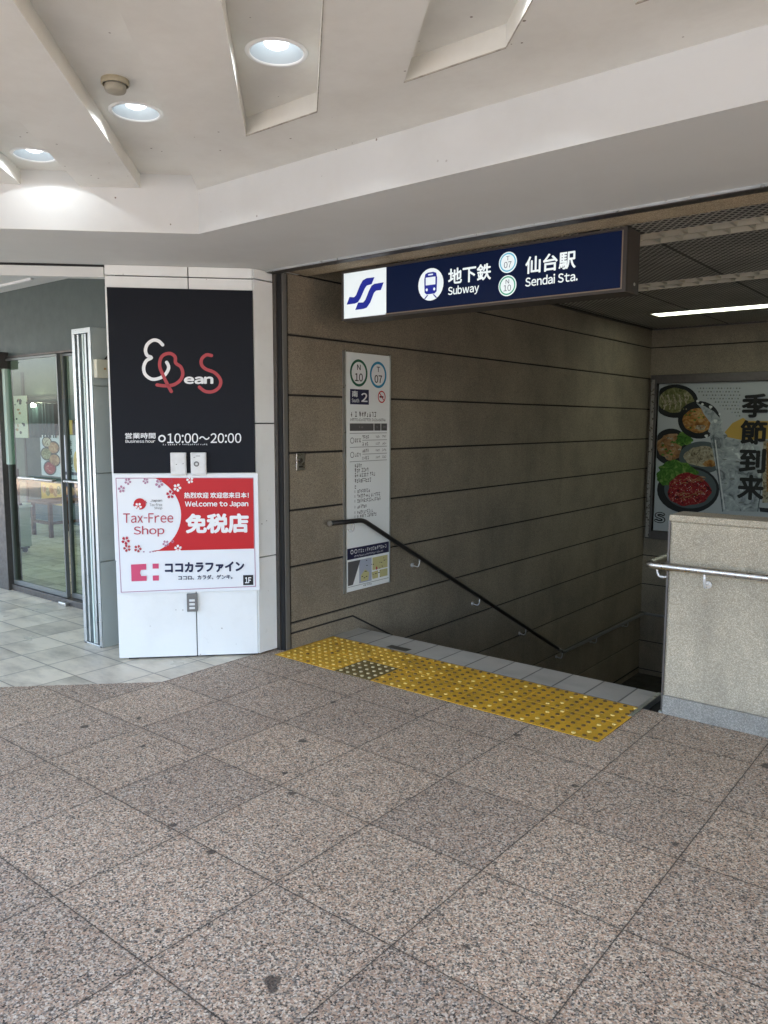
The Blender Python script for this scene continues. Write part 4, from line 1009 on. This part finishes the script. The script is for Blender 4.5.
def bracket(x_, y_, z_, parent, nx_=-1, ny_=0, dist=.08, drop=.075, r_=.006):
    """curved steel arm from under the rail to a round wall plate; (nx_, ny_) points at the wall"""
    w_ = Vector((x_+nx_*dist, y_+ny_*dist, z_-drop)); p0 = Vector((x_, y_, z_-.014)); t_ = Vector((nx_, ny_, 0))
    pts = [p0, p0+Vector((0, 0, -drop*.55)), p0+Vector((0, 0, -drop*.9))+t_*.012, w_-t_*(dist*.55)+Vector((0, 0, -.008)), w_-t_*.012, w_-t_*.001]
    bo = emit('bracket', MB().tube(bend(pts, .02, 4), r_, 10), 'satin', parent)
    emit('wall_plate', MB().tube([w_-t_*.010, w_-t_*.0005], .019, 20), 'satin', bo)
for y_ in (4.385, 5.22, 6.18, 7.10, 7.97):
    zr = .868 if y_ < 4.49 else .862+(y_-4.49)*(-.955-.862)/(7.94-4.49)
    bracket(XR, y_, zr, hr)
for y_ in (8.9, 9.9): bracket(XR, y_, -1.0, hr)
h2 = thing('handrail', (-1, 4.15, .83), 'bright stainless steel handrail along the front of the low right wall', 'handrail')
emit('rail', MB().tube(bend([(2.5, 4.15, .845), (-1.505, 4.15, .838), (-1.505, 4.56, .838), (-1.505, 8.0, -.97), (-1.505, 8.1, -.97)], .05), .0205, 18), 'steel', h2)
for x_ in (-1.205, -.2, .8, 1.8): bracket(x_, 4.15, .84, h2, 0, 1, .075, .085, .0075)
for y_ in (4.30, 5.2, 6.2): bracket(-1.505, y_, .838 if y_ < 4.5 else .838-(y_-4.56)*.5256, h2, 1, 0, .085, .08, .007)

# ================================================================== POSTER CASE on the back wall
pc = thing('poster_case', (-2, YB-.05, .05), 'framed food poster with large vertical black characters on the back wall', 'poster')
fx0, fx1, fz0, fz1 = -3.86, -.6, .035, 2.235
yf = YB-.06
emit('frame', MB().box(fx0, fx0+.085, yf-.02, YB-.001, fz0, fz1).box(fx1-.085, fx1, yf-.02, YB-.001, fz0, fz1).box(fx0+.085, fx1-.085, yf-.02, YB-.001, fz1-.11, fz1).box(fx0+.085, fx1-.085, yf-.02, YB-.001, fz0, fz0+.11), 'darksteel', pc, bevel=.004)
emit('bright_edge', MB().box(fx0+.012, fx0+.055, yf-.03, yf-.021, fz0+.02, fz1-.06), 'steel', pc)
px0, px1, pz0, pz1 = -3.76, -.70, .15, 2.12
emit('sheet', MB().box(px0, px1, yf+.02, yf+.03, pz0, pz1), 'postergrey', pc)
emit('pane', MB().box(fx0+.085, fx1-.085, yf-.004, yf, fz0+.11, fz1-.11), 'caseglass', pc)
PW = lambda x_, y_: (lambda p: (p.x, p.z))(on(640+x_*.2148, 320+y_*.2148, (0, yf+.02, 0), (0, 1, 0)))
a = Art(lambda x_, z_: Vector((x_, yf+.02, z_)), (0, -1, 0), pc)
def pdisc(name, mt, lay, x_, y_, rx, ry, wob=0., n_=30, cl_=True):
    P = []
    ph = random.uniform(0, 6)
    for k in range(n_):
        an = 2*math.pi*k/n_; w_ = 1+wob*(math.sin(3*an+ph)+.6*math.sin(7*an+ph*2)+.4*math.sin(11*an))
        u_, v_ = PW(x_+rx*w_*math.cos(an), y_+ry*w_*math.sin(an)); P.append((max(u_, px0+.004), v_))
    a.shape(name, mt, lay, P)
pdisc('bowl', 'bowl', 1, 165, 378, 105, 78); pdisc('food', 'greensoup', 2, 168, 375, 82, 58, .03)
for i in range(9): 
    x_ = 110+i*13; a.stroke('noodles', 'noodle', 2.6, [PW(x_, 400-i*3), PW(x_+12, 380-i*2), PW(x_+8, 350)], .016)
pdisc('bowl', 'bowl', 3, 275, 465, 98, 88); pdisc('food', 'foodorange', 4, 268, 468, 68, 58, .03)
pdisc('food', 'noodle', 4.5, 280, 500, 28, 12, .1)
pdisc('dish', 'bowl', 1.5, 145, 590, 85, 85); pdisc('food', 'foodbrown', 2.5, 140, 590, 58, 62, .07); pdisc('garnish', 'foodgreen', 2.8, 205, 555, 38, 32, .12)
pdisc('dish', 'bowlgrey', 3.2, 290, 640, 108, 75); pdisc('food', 'noodle', 4, 285, 635, 78, 48, .05); pdisc('garnish', 'foodorange', 4.4, 325, 668, 30, 16, .1)
pdisc('dish', 'bowl', 5, 225, 790, 145, 110); pdisc('dish', 'bowlgrey', 5.5, 235, 785, 122, 92)
pdisc('garnish', 'foodgreen', 6, 170, 705, 92, 48, .10, 44); pdisc('garnish', 'foodgreen', 6.2, 120, 740, 40, 28, .1)
pdisc('food', 'foodred', 7, 228, 790, 100, 76, .05, 40)
for i in range(16):
    x_, y_ = 160+random.uniform(0, 130), 735+random.uniform(0, 105); a.stroke('food', M_ if False else 'foodbrown', 7.6, [PW(x_, y_), PW(x_+22, y_-10), PW(x_+40, y_-8)], .008)
a.stroke('glass', 'bowlgrey', 9.6, [PW(342, 540), PW(362, 700), PW(386, 890)], .012)
a.stroke('glass', 'white', 9.7, [PW(352, 560), PW(372, 720), PW(394, 880)], .014)
a.stroke('glass', 'bowlgrey', 9.6, [PW(574, 640), PW(566, 760), PW(550, 890)], .012)
for i in range(60):
    an, rr = random.uniform(0, 6.28), random.random()**.5; pdisc('sesame', 'gold' if i % 2 else 'white', 7.9, 228+88*rr*math.cos(an), 790+62*rr*math.sin(an), 2.2, 1.6, 0, 6)
for i in range(26):
    an, rr = random.uniform(0, 6.28), random.random()**.5; pdisc('garnish', ('foodgreen', 'foodbrown', 'gold')[i % 3], 4.8, 262+56*rr*math.cos(an), 465+46*rr*math.sin(an), 6, 4, .3, 8)
for i in range(22):
    an, rr = random.uniform(0, 6.28), random.random()**.5; pdisc('garnish', ('foodgreen', 'noodle', 'foodorange')[i % 3], 3.0, 140+48*rr*math.cos(an), 592+50*rr*math.sin(an), 8, 5, .3, 8)
for i in range(9):
    a.stroke('noodles', 'noodle', 4.8, [PW(225+i*12, 655-i*2), PW(245+i*11, 630), PW(262+i*10, 605+i)], .012)
    a.stroke('noodles', 'greensoup' if i % 2 else 'noodle', 2.9, [PW(100+i*14, 350), PW(118+i*12, 385), PW(112+i*13, 415)], .018)
# halftone dots
for i in range(17):
    for j in range(9):
        x_ = 268+i*14+(j % 2)*7; y_ = 318+j*16
        if (x_-300)*.62+318 > y_-40 and x_ < 470: u_, v_ = PW(x_, y_); a.disc('halftone', 'midgrey' if (i+j) % 3 else 'mapblue', 1, u_, v_, .011, .011, 8)
# splashing iced glass
a.shape('glass', 'icy', 8, [PW(*p) for p in ((325, 530), (340, 520), (375, 545), (420, 560), (470, 560), (560, 590), (578, 640), (565, 760), (548, 893), (385, 888), (368, 760), (345, 640))])
a.shape('splash', 'icy', 8.4, [PW(*p) for p in ((262, 385), (300, 400), (345, 425), (385, 470), (375, 500), (410, 540), (385, 560), (350, 540), (318, 520), (330, 480), (300, 440), (285, 410))])
for (x_, y_, r_) in ((270, 378, 7), (292, 392, 6), (330, 405, 8), (372, 438, 5), (352, 470, 9), (310, 540, 8), (400, 590, 22), (440, 570, 16), (470, 610, 18), (420, 680, 24), (500, 720, 20), (450, 780, 26), (510, 830, 20), (410, 840, 18)):
    pdisc('bubbles', 'white' if r_ < 10 else 'icy', 9, x_, y_, r_, r_*.9, .12, 14)
for (x_, y_, r_) in ((395, 650, 10), (455, 660, 12), (430, 740, 14), (480, 780, 10), (500, 660, 9), (400, 760, 8), (470, 850, 11), (520, 770, 8)): pdisc('bubbles', 'midgrey', 9.3, x_, y_, r_, r_*.35, .2, 12)
a.shape('gold_wave', 'gold', 1.4, [PW(*p) for p in ((380, 540), (430, 480), (480, 455), (500, 470), (700, 470), (700, 550), (480, 560))])
a.shape('beer', 'noodle', 8, [PW(*p) for p in ((575, 560), (760, 540), (760, 860), (570, 850))])
a.shape('beer', 'foodorange', 8.4, [PW(*p) for p in ((590, 570), (640, 570), (640, 800), (590, 800))])
a.shape('dish', 'bowl', 8.6, [PW(*p) for p in ((555, 872), (760, 890), (760, 915), (560, 892))])
chars = '季節到来'
for i, ch in enumerate(chars):
    x0, z1_ = PW(478, (340, 462, 596, 716)[i]); x1, z0_2 = PW(598, (462, 584, 714, 838)[i]) 
    x0b, _ = PW((478, 470, 465, 458)[i], 500); x1b, _ = PW((598, 592, 586, 578)[i], 500)
    xx0 = PW((478, 470, 465, 458)[i], (340, 462, 596, 716)[i])[0]; xx1 = PW((598, 590, 584, 576)[i], (455, 580, 710, 838)[i])[0]
    zt = PW((530, 525, 520, 515)[i], (343, 466, 598, 720)[i])[1]; zb_ = PW((530, 525, 520, 515)[i], (455, 580, 712, 838)[i])[1]
    a.text('big_lettering', 'black', 11, ch, xx0, zb_, xx1, zt, .035)
for i, (c_, s_) in enumerate((('black', .0), ('white', .0))):
    pass
u_, v_ = PW(90, 945); u2, v2 = PW(122, 895)
a.text('outline_lettering', 'black', 10, 'S', px0+.008, v_, u2, v2, .10); a.text('outline_lettering', 'postergrey', 11, 'S', px0+.022, v_+.012, u2-.016, v2-.012, .0)
# the rest of the poster to the right of the photo's edge
for (x_, z_, r_, mt) in ((-1.9, .7, .35, 'foodorange'), (-1.3, 1.5, .38, 'foodbrown'), (-1.35, .7, .3, 'foodred')):
    a.disc('bowl', 'bowl', 2, x_, z_, r_, r_*.9); a.disc('food', mt, 3, x_, z_, r_*.8, r_*.7)
a.done()

# ================================================================== SKY AND SUN
wd = bpy.data.worlds.new('World'); sc.world = wd; wd.use_nodes = True
nt = wd.node_tree; bg = nt.nodes['Background']; sky = nt.nodes.new('ShaderNodeTexSky'); sky.sky_type = 'NISHITA'; sky.sun_disc = False
EL, AZ = R(56), R(25)       # sun high behind the building: the entrance lies in open shade
sky.sun_elevation = EL; sky.sun_rotation = AZ; sky.air_density = .8; sky.dust_density = 4.0; sky.ozone_density = .4
wm = nt.nodes.new('ShaderNodeMix'); wm.data_type = 'RGBA'; wm.blend_type = 'MULTIPLY'; wm.inputs[0].default_value = 1.; wm.inputs[7].default_value = (1.065, 1., .945, 1)   # sky colour tinted warm as a white balance
nt.links.new(sky.outputs[0], wm.inputs[6]); nt.links.new(wm.outputs[2], bg.inputs[0]); bg.inputs[1].default_value = .15
sl = bpy.data.lights.new('sun', 'SUN'); sl.energy = 4.2; sl.angle = R(.5); sl.color = (1, .97, .93)
so_ = bpy.data.objects.new('sun', sl); col.objects.link(so_)
sd = Vector((math.sin(AZ)*math.cos(EL), math.cos(AZ)*math.cos(EL), math.sin(EL)))
so_.rotation_euler = sd.to_track_quat('Z', 'Y').to_euler()
vs = sc.view_settings; vs.view_transform = 'Standard'; vs.look = 'None'; vs.gamma = 1; vs.use_curve_mapping = False
vs.exposure = 3.36
sc.cycles.max_bounces = 10; sc.cycles.diffuse_bounces = 6
